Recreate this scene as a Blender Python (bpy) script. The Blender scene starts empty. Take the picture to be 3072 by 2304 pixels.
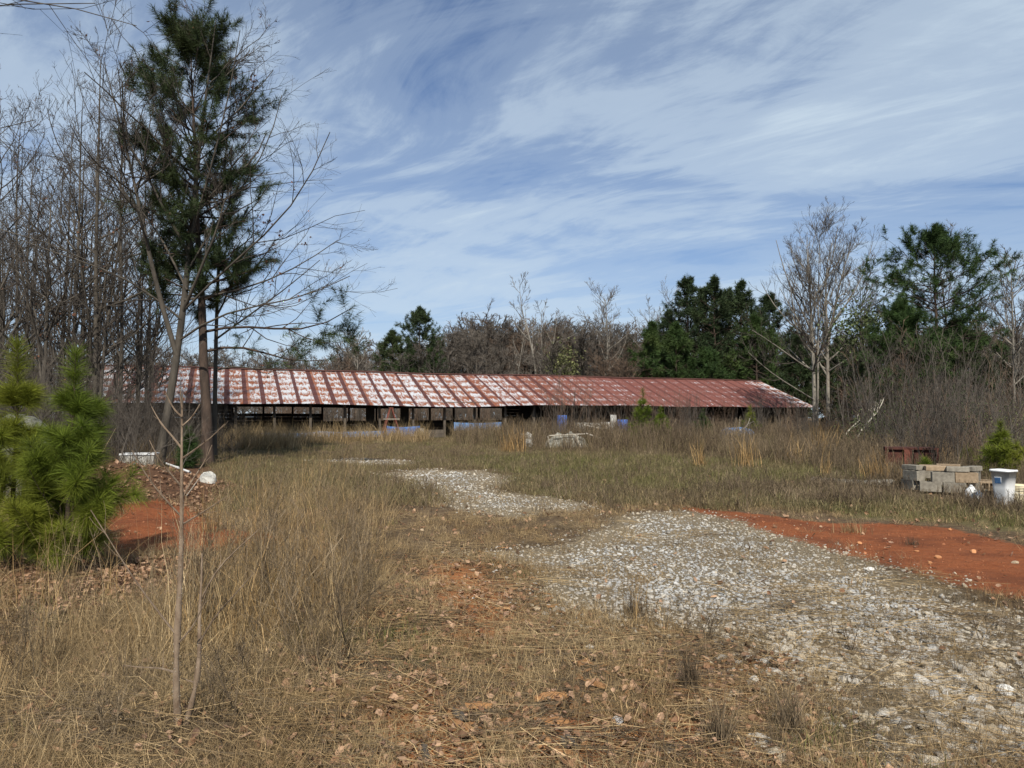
import bpy, math, random
import numpy as np
from mathutils import Matrix, Vector

# ------------------------------------------------------------------ camera, sky, sun, exposure
SC = bpy.context.scene
COL = SC.collection
F = 731.0; CAMZ = 1.6; PITCH = math.atan(34.0/F)
cam = bpy.data.cameras.new('camera'); cam.sensor_width = 36; cam.lens = F/1024*36
cam.clip_start = 0.05; cam.clip_end = 6000
camo = bpy.data.objects.new('camera', cam); COL.objects.link(camo)
camo.location = (0, 0, CAMZ); camo.rotation_euler = (math.pi/2 + PITCH, 0, 0)
SC.camera = camo

SUN_EL = math.radians(44); SUN_AZ = math.radians(-3)      # light travels almost straight away from the camera
sd = Vector((math.sin(SUN_AZ)*math.cos(SUN_EL), math.cos(SUN_AZ)*math.cos(SUN_EL), -math.sin(SUN_EL)))
sl = bpy.data.lights.new('sun', 'SUN'); sl.energy = 5.0; sl.angle = math.radians(0.53); sl.color = (1.0, 0.93, 0.82)
so = bpy.data.objects.new('sun', sl); COL.objects.link(so); so.location = (0, -20, 30)
so.rotation_euler = sd.to_track_quat('-Z', 'Y').to_euler()
SC.view_settings.view_transform = 'Standard'; SC.view_settings.look = 'None'
SC.view_settings.exposure = 0.32; SC.view_settings.gamma = 1.0; SC.view_settings.use_curve_mapping = False
SC.cycles.max_bounces = 5; SC.cycles.diffuse_bounces = 3; SC.cycles.transparent_max_bounces = 6

W = bpy.data.worlds.new('World'); SC.world = W; W.use_nodes = True
nt = W.node_tree; nt.nodes.clear()
def N(nt, typ, **kw):
    n = nt.nodes.new(typ)
    for k, v in kw.items():
        if k.startswith('i_'):
            key = k[2:]; key = int(key) if key.isdigit() else key
            n.inputs[key].default_value = v
        else: setattr(n, k, v)
    return n
def L(nt, a, b): nt.links.new(a, b)
def mth(nt, op, a, b=None, c=None, clamp=False):
    n = nt.nodes.new('ShaderNodeMath'); n.operation = op; n.use_clamp = clamp
    for i, v in enumerate((a, b, c)):
        if v is None: continue
        if isinstance(v, (int, float)): n.inputs[i].default_value = v
        else: nt.links.new(v, n.inputs[i])
    return n.outputs[0]
def ramp(nt, fac, stops, interp='LINEAR'):
    n = nt.nodes.new('ShaderNodeValToRGB'); cr = n.color_ramp; cr.interpolation = interp
    while len(cr.elements) < len(stops): cr.elements.new(0.5)
    for e, (p, c) in zip(cr.elements, stops):
        e.position = p; e.color = (c, c, c, 1) if isinstance(c, (int, float)) else (*c, 1)
    if fac is not None: nt.links.new(fac, n.inputs[0])
    return n.outputs[0]
def mix(nt, fac, a, b, blend='MIX'):
    n = nt.nodes.new('ShaderNodeMix'); n.data_type = 'RGBA'; n.blend_type = blend
    for key, v in ((0, fac), (6, a), (7, b)):
        if isinstance(v, (int, float)): n.inputs[key].default_value = v
        elif isinstance(v, tuple): n.inputs[key].default_value = (*v, 1)
        else: nt.links.new(v, n.inputs[key])
    return n.outputs[2]
def noise(nt, vec, scale, detail=4, rough=0.55, dist=0.0):
    n = nt.nodes.new('ShaderNodeTexNoise'); n.inputs['Scale'].default_value = scale
    n.inputs['Detail'].default_value = detail; n.inputs['Roughness'].default_value = rough
    n.inputs['Distortion'].default_value = dist
    if vec is not None: nt.links.new(vec, n.inputs['Vector'])
    return n.outputs['Fac']
def vmap(nt, vec, scale=(1, 1, 1), rot=(0, 0, 0), loc=(0, 0, 0)):
    n = nt.nodes.new('ShaderNodeMapping'); n.inputs['Scale'].default_value = scale
    n.inputs['Rotation'].default_value = rot; n.inputs['Location'].default_value = loc
    nt.links.new(vec, n.inputs['Vector']); return n.outputs[0]

sky = N(nt, 'ShaderNodeTexSky', sky_type='NISHITA', sun_disc=False, sun_elevation=SUN_EL,
        sun_rotation=math.pi + SUN_AZ, altitude=300, air_density=1.0, dust_density=0.6, ozone_density=2.0)
tc = N(nt, 'ShaderNodeTexCoord')
sep = N(nt, 'ShaderNodeSeparateXYZ'); L(nt, tc.outputs['Generated'], sep.inputs[0])
zc = mth(nt, 'ADD', mth(nt, 'MAXIMUM', sep.outputs[2], 0.0), 0.10)
comb = N(nt, 'ShaderNodeCombineXYZ')
L(nt, mth(nt, 'DIVIDE', sep.outputs[0], zc), comb.inputs[0]); L(nt, mth(nt, 'DIVIDE', sep.outputs[1], zc), comb.inputs[1])
pl = comb.outputs[0]
# cirrus: thin ice cloud drawn out along the wind, on a plane high overhead
wn = N(nt, 'ShaderNodeTexNoise'); wn.inputs['Scale'].default_value = 0.55; wn.inputs['Detail'].default_value = 2; L(nt, pl, wn.inputs['Vector'])
wv = N(nt, 'ShaderNodeVectorMath', operation='MULTIPLY_ADD'); L(nt, wn.outputs['Color'], wv.inputs[0]); wv.inputs[1].default_value = (0.55, 0.55, 0); L(nt, pl, wv.inputs[2])
pw = wv.outputs[0]
SKX, SKY = 31.0, 11.0
pr = vmap(nt, pw, (1, 1, 1), (0, 0, math.radians(30)))       # wind blows across and towards the camera
pr2 = vmap(nt, pw, (1, 1, 1), (0, 0, math.radians(46)))
big = noise(nt, vmap(nt, pr, (0.60, 1.0, 1), (0, 0, 0), (SKX, SKY, 0)), 0.80, 5, 0.58, 0.5)
mid = noise(nt, vmap(nt, pr, (0.45, 1.25, 1), (0, 0, 0), (2.4, 8.1, 0)), 1.7, 8, 0.64, 1.1)
fine = noise(nt, vmap(nt, pr2, (0.45, 1.5, 1), (0, 0, 0), (7.0, 2.0, 0)), 4.2, 9, 0.70, 1.2)
cl = mth(nt, 'ADD', mth(nt, 'ADD', mth(nt, 'MULTIPLY', big, 0.70), mth(nt, 'MULTIPLY', mid, 0.34)), mth(nt, 'MULTIPLY', fine, 0.17))
cl = ramp(nt, cl, [(0.0, 0), (0.44, 0.0), (0.54, 0.26), (0.635, 0.66), (0.76, 1.0)], 'EASE')
low = ramp(nt, sep.outputs[2], [(0.0, 0.95), (0.05, 0.80), (0.14, 0.46), (0.28, 0.14), (1.0, 0.05)])
cl = mth(nt, 'ADD', cl, mth(nt, 'MULTIPLY', mth(nt, 'SUBTRACT', 1.0, cl), low))
skyc = mix(nt, 1.0, sky.outputs[0], (0.58, 0.79, 1.06), 'MULTIPLY')
skyc = mix(nt, mth(nt, 'MULTIPLY', cl, 0.92), skyc, (6.3, 7.5, 8.6))
bg = N(nt, 'ShaderNodeBackground'); bg.inputs['Strength'].default_value = 0.078; L(nt, skyc, bg.inputs['Color'])
wo = N(nt, 'ShaderNodeOutputWorld'); L(nt, bg.outputs[0], wo.inputs['Surface'])

# ------------------------------------------------------------------ helpers
RNG = np.random.default_rng(7)
def vnoise(x, y, s, seed=0):
    x = np.asarray(x, float)/s; y = np.asarray(y, float)/s
    xi = np.floor(x).astype(np.int64); yi = np.floor(y).astype(np.int64)
    fx = x-xi; fy = y-yi; fx = fx*fx*(3-2*fx); fy = fy*fy*(3-2*fy)
    def hsh(a, b):
        n = (a*374761393 + b*668265263 + seed*1442695041) & 0x7fffffff
        n = ((n ^ (n >> 13))*1274126177) & 0x7fffffff
        return ((n ^ (n >> 16)) & 0xffff)/65535.0
    return (hsh(xi, yi)*(1-fx)+hsh(xi+1, yi)*fx)*(1-fy) + (hsh(xi, yi+1)*(1-fx)+hsh(xi+1, yi+1)*fx)*fy
def fbm(x, y, s, seed=0, o=3):
    v = 0; a = 0.5; t = 0
    for i in range(o):
        v = v + a*vnoise(x, y, s/(2**i), seed+i*17); t += a; a *= 0.55
    return v/t
def sstep(a, b, x):
    t = np.clip((np.asarray(x, float)-a)/(b-a), 0, 1); return t*t*(3-2*t)
MOUND = (-8.2, 14.6)
def H(x, y):
    x = np.asarray(x, float); y = np.asarray(y, float)
    yy = np.clip(y-8, 0, 60)
    h = 0.012*yy + 0.006*np.clip(y-68, 0, 120)
    r = np.hypot((x-MOUND[0])/2.0, (y-MOUND[1])/1.9)
    h = h + 0.62*np.exp(-r*r*1.1)*(0.8+0.4*vnoise(x, y, 0.6, 5))
    h = h + 0.07*(fbm(x, y, 3.0, 3)-0.5)*sstep(0.5, 6, np.abs(y)+np.abs(x)) + 0.03*(vnoise(x, y, 0.5, 9)-0.5)
    return h
def Hs(x, y): return float(H(np.array([x]), np.array([y]))[0])
cp, sp_ = math.cos(PITCH), math.sin(PITCH)
def ray(px, py):
    u = (px-512)/F; v = (384-py)/F
    return np.array([u, cp - v*sp_, sp_ + v*cp])
def G(px, py):
    d = ray(px, py); t = 2.0
    lo, hi = 1.0, 400.0
    for i in range(4000):
        p = d*t; z = CAMZ+p[2]
        if z <= Hs(p[0], p[1]): break
        t *= 1.01
        if t > 300: break
    a, b = t/1.01, t
    for i in range(20):
        m = (a+b)/2; p = d*m
        if CAMZ+p[2] <= Hs(p[0], p[1]): b = m
        else: a = m
    p = d*b
    return np.array([p[0], p[1], Hs(p[0], p[1])])
def at(px, py, Y):
    d = ray(px, py); d = d*(Y/d[1]); return np.array([d[0], d[1], CAMZ+d[2]])
def gx(px, Y):                      # ground point at depth Y under image column px
    X = (px-512)/F*Y*1.0; return np.array([X, Y, Hs(X, Y)])

def mesh_np(name, V, faces_list, mat=None, smooth=False):
    """faces_list: list of int arrays (n,3) or (n,4)"""
    me = bpy.data.meshes.new(name)
    V = np.ascontiguousarray(V, dtype=np.float32)
    loops = []; starts = []; c = 0
    for fc in faces_list:
        if len(fc) == 0: continue
        fc = np.asarray(fc, np.int32); k = fc.shape[1]
        loops.append(fc.ravel()); starts.append(c + np.arange(len(fc))*k); c += fc.size
    loops = np.concatenate(loops).astype(np.int32); starts = np.concatenate(starts).astype(np.int32)
    me.vertices.add(len(V)); me.vertices.foreach_set('co', V.ravel())
    me.loops.add(len(loops)); me.loops.foreach_set('vertex_index', loops)
    me.polygons.add(len(starts)); me.polygons.foreach_set('loop_start', starts)
    me.polygons.foreach_set('use_smooth', np.full(len(starts), bool(smooth)))
    if mat: me.materials.append(mat)
    me.update(calc_edges=True); me.validate()
    return me
class MB:
    def __init__(s): s.V = []; s.Q = []; s.T = []; s.n = 0
    def add(s, V, Q=None, T=None):
        V = np.asarray(V, float).reshape(-1, 3)
        if Q is not None and len(Q): s.Q.append(np.asarray(Q)+s.n)
        if T is not None and len(T): s.T.append(np.asarray(T)+s.n)
        s.V.append(V); s.n += len(V)
    def box(s, c, half, M=None, taper=1.0):
        hx, hy, hz = half
        v = np.array([[-hx, -hy, -hz], [hx, -hy, -hz], [hx, hy, -hz], [-hx, hy, -hz], [-hx*taper, -hy*taper, hz], [hx*taper, -hy*taper, hz], [hx*taper, hy*taper, hz], [-hx*taper, hy*taper, hz]])
        if M is not None: v = v @ np.array(M).T
        s.add(v+np.asarray(c, float), [[0, 3, 2, 1], [4, 5, 6, 7], [0, 1, 5, 4], [1, 2, 6, 5], [2, 3, 7, 6], [3, 0, 4, 7]])
    def tubes(s, P, R, k):
        V, Q = tubes(P, R, k); s.add(V, Q)
    def bar(s, a, b, r, k=6):
        s.tubes(np.array([[a, b]], float), np.array([[r, r]]), k)
    def lathe(s, prof, k=24, sx=1, sy=1, c=(0, 0, 0)):
        prof = np.array(prof); a = np.arange(k)/k*2*math.pi
        V = np.stack([prof[:, None, 0]*np.cos(a)*sx, prof[:, None, 0]*np.sin(a)*sy, np.repeat(prof[:, None, 1], k, 1)], -1)
        n = len(prof); i = np.arange(n-1)[:, None]*k; j = np.arange(k)[None]; j2 = (j+1) % k
        Q = np.stack([i+j, i+j2, i+k+j2, i+k+j], -1).reshape(-1, 4)
        s.add(V.reshape(-1, 3)+np.asarray(c), Q)
    def mesh(s, name, mat=None, smooth=False):
        fl = []
        if s.Q: fl.append(np.concatenate(s.Q))
        if s.T: fl.append(np.concatenate(s.T))
        return mesh_np(name, np.concatenate(s.V), fl, mat, smooth)
def tubes(P, R, k):
    P = np.asarray(P, float); R = np.asarray(R, float); n, m, _ = P.shape
    T = np.gradient(P, axis=1); T /= np.linalg.norm(T, axis=2, keepdims=True)+1e-9
    ref = np.where(np.abs(T[:, :1, 2:3]) > 0.85, np.array([1.0, 0, 0]), np.array([0, 0, 1.0]))
    A = np.cross(T, np.broadcast_to(ref, T.shape)); A /= np.linalg.norm(A, axis=2, keepdims=True)+1e-9
    B = np.cross(T, A)
    a = np.arange(k)/k*2*math.pi
    V = P[:, :, None]+R[:, :, None, None]*(A[:, :, None]*np.cos(a)[None, None, :, None]+B[:, :, None]*np.sin(a)[None, None, :, None])
    i = np.arange(n)[:, None, None]*(m*k)+np.arange(m-1)[None, :, None]*k
    j = np.arange(k)[None, None]; j2 = (j+1) % k
    Q = np.stack([i+j, i+k+j, i+k+j2, i+j2], -1).reshape(-1, 4)
    return V.reshape(-1, 3), Q

def thing(name, label, cat, loc=(0, 0, 0), rotz=0.0, group=None):
    o = bpy.data.objects.new(name, None); COL.objects.link(o); o.empty_display_size = 0.2
    o.location = loc; o.rotation_euler = (0, 0, rotz); tag(o, label, cat, group); return o
def tag(o, label, cat, group=None, kind=None):
    o['label'] = label; o['category'] = cat
    if group: o['group'] = group
    if kind: o['kind'] = kind
    return o
def part(name, me, parent=None):
    o = bpy.data.objects.new(name, me); COL.objects.link(o)
    if name in ('twigs', 'dead_leaves', 'cones', 'vine_leaves', 'leaves', 'side_branches'): o['kind'] = 'stuff'
    if parent is not None: o.parent = parent
    return o
def solo(name, me, label, cat, loc=(0, 0, 0), rot=(0, 0, 0), scale=1.0, group=None, kind=None):
    o = bpy.data.objects.new(name, me); COL.objects.link(o); o.location = loc; o.rotation_euler = rot
    o.scale = (scale,)*3 if isinstance(scale, (int, float)) else scale
    return tag(o, label, cat, group, kind)
def dup(root, loc, rotz=0.0, scale=1.0, label=None, group=None, tilt=(0, 0)):
    r = root.copy(); COL.objects.link(r); r.location = loc; r.rotation_euler = (tilt[0], tilt[1], rotz)
    r.scale = (scale,)*3 if isinstance(scale, (int, float)) else scale
    if label: r['label'] = label
    if group: r['group'] = group
    for ch in list(root.children):
        c = ch.copy(); COL.objects.link(c); c.parent = r
        for g in ch.children:
            d = g.copy(); COL.objects.link(d); d.parent = c
    return r
def rotm(rx, ry, rz): return np.array(Matrix.Rotation(rz, 3, 'Z') @ Matrix.Rotation(ry, 3, 'Y') @ Matrix.Rotation(rx, 3, 'X'))

# ------------------------------------------------------------------ materials
def mat(name, build):
    m = bpy.data.materials.new(name); m.use_nodes = True; t = m.node_tree; t.nodes.clear()
    out = t.nodes.new('ShaderNodeOutputMaterial'); b = t.nodes.new('ShaderNodeBsdfPrincipled')
    b.inputs['Roughness'].default_value = 0.85; b.inputs['Specular IOR Level'].default_value = 0.25
    t.links.new(b.outputs[0], out.inputs['Surface']); build(t, b); return m
def objvec(t): return t.nodes.new('ShaderNodeTexCoord').outputs['Object']
def pos(t): return t.nodes.new('ShaderNodeNewGeometry').outputs['Position']
def orand(t): return t.nodes.new('ShaderNodeObjectInfo').outputs['Random']
def bump(t, b, h, strength=0.5, dist=0.02):
    n = t.nodes.new('ShaderNodeBump'); n.inputs['Strength'].default_value = strength; n.inputs['Distance'].default_value = dist
    t.links.new(h, n.inputs['Height']); t.links.new(n.outputs[0], b.inputs['Normal'])
def simple(name, c1, c2, scale=6.0, rough=0.85, stretch=(1, 1, 1), bs=0.3, spec=0.25, rnd=0.0):
    def f(t, b):
        v = vmap(t, objvec(t), stretch); n = noise(t, v, scale, 6, 0.65)
        c = mix(t, ramp(t, n, [(0.3, 0), (0.7, 1)]), c1, c2)
        if rnd: c = mix(t, 1.0, c, ramp(t, orand(t), [(0, 1-rnd), (1, 1.0+rnd*0.6)]), 'MULTIPLY')
        t.links.new(c, b.inputs['Base Color']); b.inputs['Roughness'].default_value = rough; b.inputs['Specular IOR Level'].default_value = spec
        if bs: bump(t, b, noise(t, v, scale*3, 5, 0.6), bs, 0.01)
    return mat(name, f)
def foliage(name, cols, trans=0.25, patch=0.6):
    """per-instance tint between several tones, a little light passing through"""
    def f(t, b):
        r = orand(t)
        n = noise(t, pos(t), 0.55, 3)
        fac = mth(t, 'ADD', mth(t, 'MULTIPLY', r, 1-patch), mth(t, 'MULTIPLY', ramp(t, n, [(0.3, 0), (0.7, 1)]), patch))
        st = [(i/(len(cols)-1), c) for i, c in enumerate(cols)]
        c = ramp(t, fac, st)
        ta = t.nodes.new('ShaderNodeAttribute'); ta.attribute_name = 'tone'
        c = mix(t, 1.0, c, ramp(t, ta.outputs['Fac'], [(0.0, 0.42), (0.5, 0.85), (0.85, 1.3), (1.0, 1.9)]), 'MULTIPLY')
        f2 = noise(t, pos(t), 37.0, 2)
        c = mix(t, 1.0, c, ramp(t, f2, [(0.25, 0.7), (0.75, 1.3)]), 'MULTIPLY')
        t.links.new(c, b.inputs['Base Color']); b.inputs['Roughness'].default_value = 0.7; b.inputs['Specular IOR Level'].default_value = 0.2
        tr = t.nodes.new('ShaderNodeBsdfTranslucent'); t.links.new(c, tr.inputs['Color'])
        ms = t.nodes.new('ShaderNodeMixShader'); ms.inputs[0].default_value = trans
        out = [n for n in t.nodes if n.type == 'OUTPUT_MATERIAL'][0]
        t.links.new(b.outputs[0], ms.inputs[1]); t.links.new(tr.outputs[0], ms.inputs[2]); t.links.new(ms.outputs[0], out.inputs['Surface'])
    return mat(name, f)
M = {}
M['bark'] = simple('bark_grey_brown', (0.030, 0.026, 0.021), (0.098, 0.084, 0.067), 5, stretch=(1, 1, 0.22), bs=0.9)
M['bark_pine'] = simple('bark_pine', (0.022, 0.017, 0.014), (0.085, 0.058, 0.043), 6, stretch=(1, 1, 0.3), bs=1.0)
M['bark_pale'] = simple('bark_pale_grey', (0.10, 0.09, 0.076), (0.27, 0.245, 0.205), 4, stretch=(1, 1, 0.4), bs=0.5)
M['twig'] = simple('twigs_grey_brown', (0.036, 0.030, 0.025), (0.088, 0.074, 0.060), 1.5, bs=0, rnd=0.25)
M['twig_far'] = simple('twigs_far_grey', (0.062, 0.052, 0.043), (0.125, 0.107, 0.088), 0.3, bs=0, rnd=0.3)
M['twig_red'] = simple('twigs_red_brown', (0.085, 0.056, 0.039), (0.16, 0.112, 0.078), 1.5, bs=0, rnd=0.3)
M['twig_pale'] = simple('twigs_pale', (0.085, 0.075, 0.063), (0.18, 0.158, 0.132), 1.0, bs=0, rnd=0.2)
M['needle'] = foliage('pine_needles', [(0.022, 0.045, 0.016), (0.045, 0.08, 0.022), (0.075, 0.105, 0.03)], 0.2)
M['needle_dark'] = foliage('pine_needles_dark', [(0.020, 0.036, 0.015), (0.040, 0.060, 0.023), (0.066, 0.086, 0.031)], 0.15)
M['needle_young'] = foliage('young_pine_needles', [(0.050, 0.090, 0.012), (0.115, 0.155, 0.018), (0.23, 0.235, 0.028)], 0.3)
M['thatch'] = foliage('dry_grass', [(0.12, 0.078, 0.037), (0.265, 0.18, 0.088), (0.40, 0.295, 0.16), (0.19, 0.142, 0.083)], 0.25)
M['thatch_far'] = foliage('dry_grass_far', [(0.10, 0.078, 0.042), (0.19, 0.145, 0.08), (0.13, 0.115, 0.05), (0.26, 0.205, 0.125)], 0.2)
M['sedge'] = foliage('golden_broomsedge', [(0.21, 0.125, 0.052), (0.34, 0.222, 0.098), (0.44, 0.31, 0.155)], 0.3, 0.3)
M['straw'] = foliage('pale_straw', [(0.17, 0.115, 0.056), (0.31, 0.225, 0.118), (0.46, 0.355, 0.21)], 0.3, 0.4)
M['weed'] = foliage('dead_weeds', [(0.060, 0.043, 0.028), (0.125, 0.092, 0.058), (0.23, 0.175, 0.11)], 0.1, 0.5)
M['green'] = foliage('winter_grass', [(0.070, 0.080, 0.022), (0.13, 0.13, 0.042), (0.23, 0.19, 0.09)], 0.3)
M['leaf'] = foliage('dead_leaves', [(0.12, 0.062, 0.034), (0.22, 0.125, 0.07), (0.36, 0.235, 0.15), (0.17, 0.10, 0.07)], 0.15, 0.1)
M['leaf_dry'] = foliage('hanging_dead_leaves', [(0.13, 0.055, 0.03), (0.2, 0.09, 0.05)], 0.2, 0.3)
M['evergreen'] = foliage('vine_leaves', [(0.03, 0.045, 0.018), (0.07, 0.09, 0.035), (0.13, 0.13, 0.055)], 0.15, 0.2)
def f_gravel(t, b):
    r = orand(t); n = noise(t, pos(t), 0.9, 3)
    c = ramp(t, r, [(0, (0.26, 0.25, 0.235)), (0.2, (0.38, 0.375, 0.36)), (0.6, (0.57, 0.565, 0.545)), (0.9, (0.52, 0.46, 0.36)), (1, (0.24, 0.23, 0.22))])
    y = mth(t, 'MULTIPLY', ramp(t, n, [(0.50, 0), (0.66, 1)]), 0.75)
    at_ = t.nodes.new('ShaderNodeAttribute'); at_.attribute_type = 'INSTANCER'; at_.attribute_name = 'tint'
    y = mth(t, 'MAXIMUM', mth(t, 'MULTIPLY', y, 0.55), at_.outputs['Fac'])
    c = mix(t, y, c, mix(t, r, (0.42, 0.32, 0.19), (0.56, 0.47, 0.33)))
    c = mix(t, 1.0, c, ramp(t, noise(t, objvec(t), 2.5, 6, 0.7), [(0.3, 0.62), (0.62, 1.1)]), 'MULTIPLY')
    t.links.new(c, b.inputs['Base Color']); b.inputs['Roughness'].default_value = 0.9
    bump(t, b, noise(t, objvec(t), 5, 5, 0.7), 0.6, 0.05)
M['gravel'] = mat('limestone_gravel', f_gravel)
M['rock_tan'] = simple('tan_rock', (0.36, 0.26, 0.16), (0.58, 0.46, 0.32), 8, bs=0.7, rnd=0.2)
M['rock_orange'] = simple('orange_rock', (0.42, 0.17, 0.07), (0.60, 0.30, 0.14), 8, bs=0.6, rnd=0.3)
M['clod'] = simple('clay_clods', (0.17, 0.055, 0.026), (0.38, 0.17, 0.08), 4, bs=0.5, rnd=0.5)
M['rock_white'] = simple('white_rock', (0.50, 0.48, 0.44), (0.74, 0.72, 0.67), 8, bs=0.7)
M['wood_chip'] = simple('split_wood', (0.17, 0.082, 0.034), (0.36, 0.195, 0.085), 14, stretch=(0.25, 1.6, 1.6), bs=0.8, rnd=0.25)
M['wood_old'] = simple('weathered_wood', (0.045, 0.037, 0.029), (0.125, 0.104, 0.082), 6, stretch=(1, 1, 0.2), bs=0.6, rnd=0.2)
M['wood_pale'] = simple('bleached_wood', (0.28, 0.25, 0.20), (0.46, 0.42, 0.35), 8, stretch=(1, 1, 0.3), bs=0.3)
M['concrete'] = simple('concrete_block', (0.13, 0.115, 0.092), (0.27, 0.245, 0.20), 9, bs=0.7, rnd=0.18)
M['concrete_tan'] = simple('tan_concrete_block', (0.20, 0.145, 0.092), (0.34, 0.255, 0.17), 9, bs=0.7, rnd=0.1)
M['white_plastic'] = simple('white_plastic', (0.52, 0.52, 0.50), (0.76, 0.77, 0.78), 5, rough=0.45, bs=0, spec=0.4)
M['cream_plastic'] = simple('cream_plastic', (0.55, 0.47, 0.30), (0.70, 0.62, 0.44), 9, rough=0.5, stretch=(2, 2, 0.4), bs=0, spec=0.4)
M['sticker'] = simple('blue_sticker', (0.02, 0.06, 0.15), (0.10, 0.20, 0.36), 30, rough=0.4, bs=0)
M['tarp'] = simple('blue_tarp', (0.010, 0.10, 0.36), (0.03, 0.19, 0.55), 5, rough=0.55, bs=0.2, spec=0.4)
M['tarp_pale'] = simple('faded_blue_tarp', (0.06, 0.15, 0.33), (0.14, 0.26, 0.46), 4, rough=0.5, bs=0.2)
M['blue_drum'] = simple('blue_drum', (0.02, 0.10, 0.42), (0.05, 0.17, 0.55), 4, rough=0.45, bs=0, spec=0.4)
M['rust_dark'] = simple('rusty_steel', (0.035, 0.015, 0.012), (0.10, 0.038, 0.027), 9, bs=0.5)
M['red_metal'] = simple('red_brown_metal', (0.10, 0.034, 0.024), (0.19, 0.065, 0.045), 9, bs=0.3)
M['white_paint'] = simple('dirty_white_panel', (0.28, 0.27, 0.245), (0.52, 0.51, 0.47), 3.5, bs=0.2)
M['steel'] = simple('crumpled_foil', (0.55, 0.56, 0.58), (0.8, 0.8, 0.82), 20, rough=0.3, bs=1.0)
M['brown_glass'] = simple('brown_bottle', (0.06, 0.025, 0.012), (0.12, 0.05, 0.025), 5, rough=0.2, bs=0, spec=0.5)
M['sapling'] = simple('sapling_bark', (0.10, 0.066, 0.042), (0.25, 0.19, 0.135), 24, stretch=(1, 1, 0.5), bs=0.6)
M['cone'] = simple('pine_cone', (0.05, 0.03, 0.02), (0.10, 0.06, 0.04), 12, bs=0.4)
M['ribbed_wall'] = simple('grey_back_board', (0.05, 0.045, 0.04), (0.12, 0.105, 0.09), 5, stretch=(1, 1, 0.3), bs=0.4)

# ------------------------------------------------------------------ ground zones (photo outlines laid on the ground)
def poly(pts2212):
    s = 1024/2212.0
    return np.array([G(x*s, y*s)[:2] for x, y in pts2212])
def sdist(P, x, y):
    """signed distance to a ground polygon, positive inside"""
    x = np.asarray(x, float); y = np.asarray(y, float); d2 = np.full(x.shape, 1e9); ins = np.zeros(x.shape, bool)
    for i in range(len(P)):
        ax, ay = P[i]; bx, by = P[(i+1) % len(P)]
        ex, ey = bx-ax, by-ay; l2 = ex*ex+ey*ey+1e-9
        t = np.clip(((x-ax)*ex+(y-ay)*ey)/l2, 0, 1)
        d2 = np.minimum(d2, (x-ax-t*ex)**2+(y-ay-t*ey)**2)
        c = ((ay > y) != (by > y))
        ins ^= c & (x < (bx-ax)*(y-ay)/((by-ay) if abs(by-ay) > 1e-9 else 1e-9)+ax)
    return np.where(ins, 1, -1)*np.sqrt(d2)
Z = {
 'gravel': [poly([(820,1024),(900,1014),(1040,1016),(1110,1034),(1066,1056),(1150,1070),(1230,1080),(1290,1092),(1250,1104),(1180,1104),(1110,1118),(980,1102),(930,1062)]),
            poly([(1050,1196),(1200,1178),(1300,1140),(1340,1112),(1480,1104),(1600,1128),(1700,1162),(1790,1186),(1900,1222),(2060,1276),(2240,1345),(2300,1659),(1900,1659),(1880,1560),(1800,1480),(1650,1405),(1450,1352),(1310,1345),(1190,1300),(1150,1236)]),
            poly([(680,994),(760,990),(900,996),(870,1006),(760,1004)])],
 'clay': [poly([(1440,1088),(1640,1112),(1790,1130),(1850,1130),(2050,1140),(2260,1190),(2400,1340),(2230,1300),(2060,1262),(1890,1216),(1760,1186),(1640,1154),(1560,1122)]),
          poly([(225,1095),(350,1078),(420,1100),(470,1140),(600,1156),(610,1182),(480,1188),(300,1200),(220,1205)])],
 'orange': [poly([(930,1215),(1040,1220),(1110,1300),(1100,1370),(1000,1380),(960,1300)]),
            poly([(830,1480),(960,1460),(980,1600),(1000,1680),(840,1680),(800,1560)]),
            poly([(1180,1540),(1400,1560),(1650,1600),(1640,1680),(1150,1680)]),
            poly([(1500,1440),(1620,1450),(1600,1540),(1480,1520)])],
 'green': [poly([(1000,990),(1250,980),(1500,992),(1800,1006),(1960,1034),(1700,1050),(1480,1062),(1300,1046),(1080,1018)]),
           poly([(850,1380),(960,1370),(970,1425),(870,1440)]),
           poly([(1850,1120),(2050,1128),(2212,1150),(2300,1130),(2000,1090),(1800,1096)])],
 'litter': [poly([(180,960),(330,980),(450,1010),(500,1060),(450,1120),(330,1080),(240,1090),(150,1030)]),
            poly([(-60,1205),(240,1210),(480,1195),(480,1280),(330,1310),(120,1340),(-60,1360)])],
}
def zone(k, x, y):
    return np.max([sdist(p, x, y) for p in Z[k]], axis=0)

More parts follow.
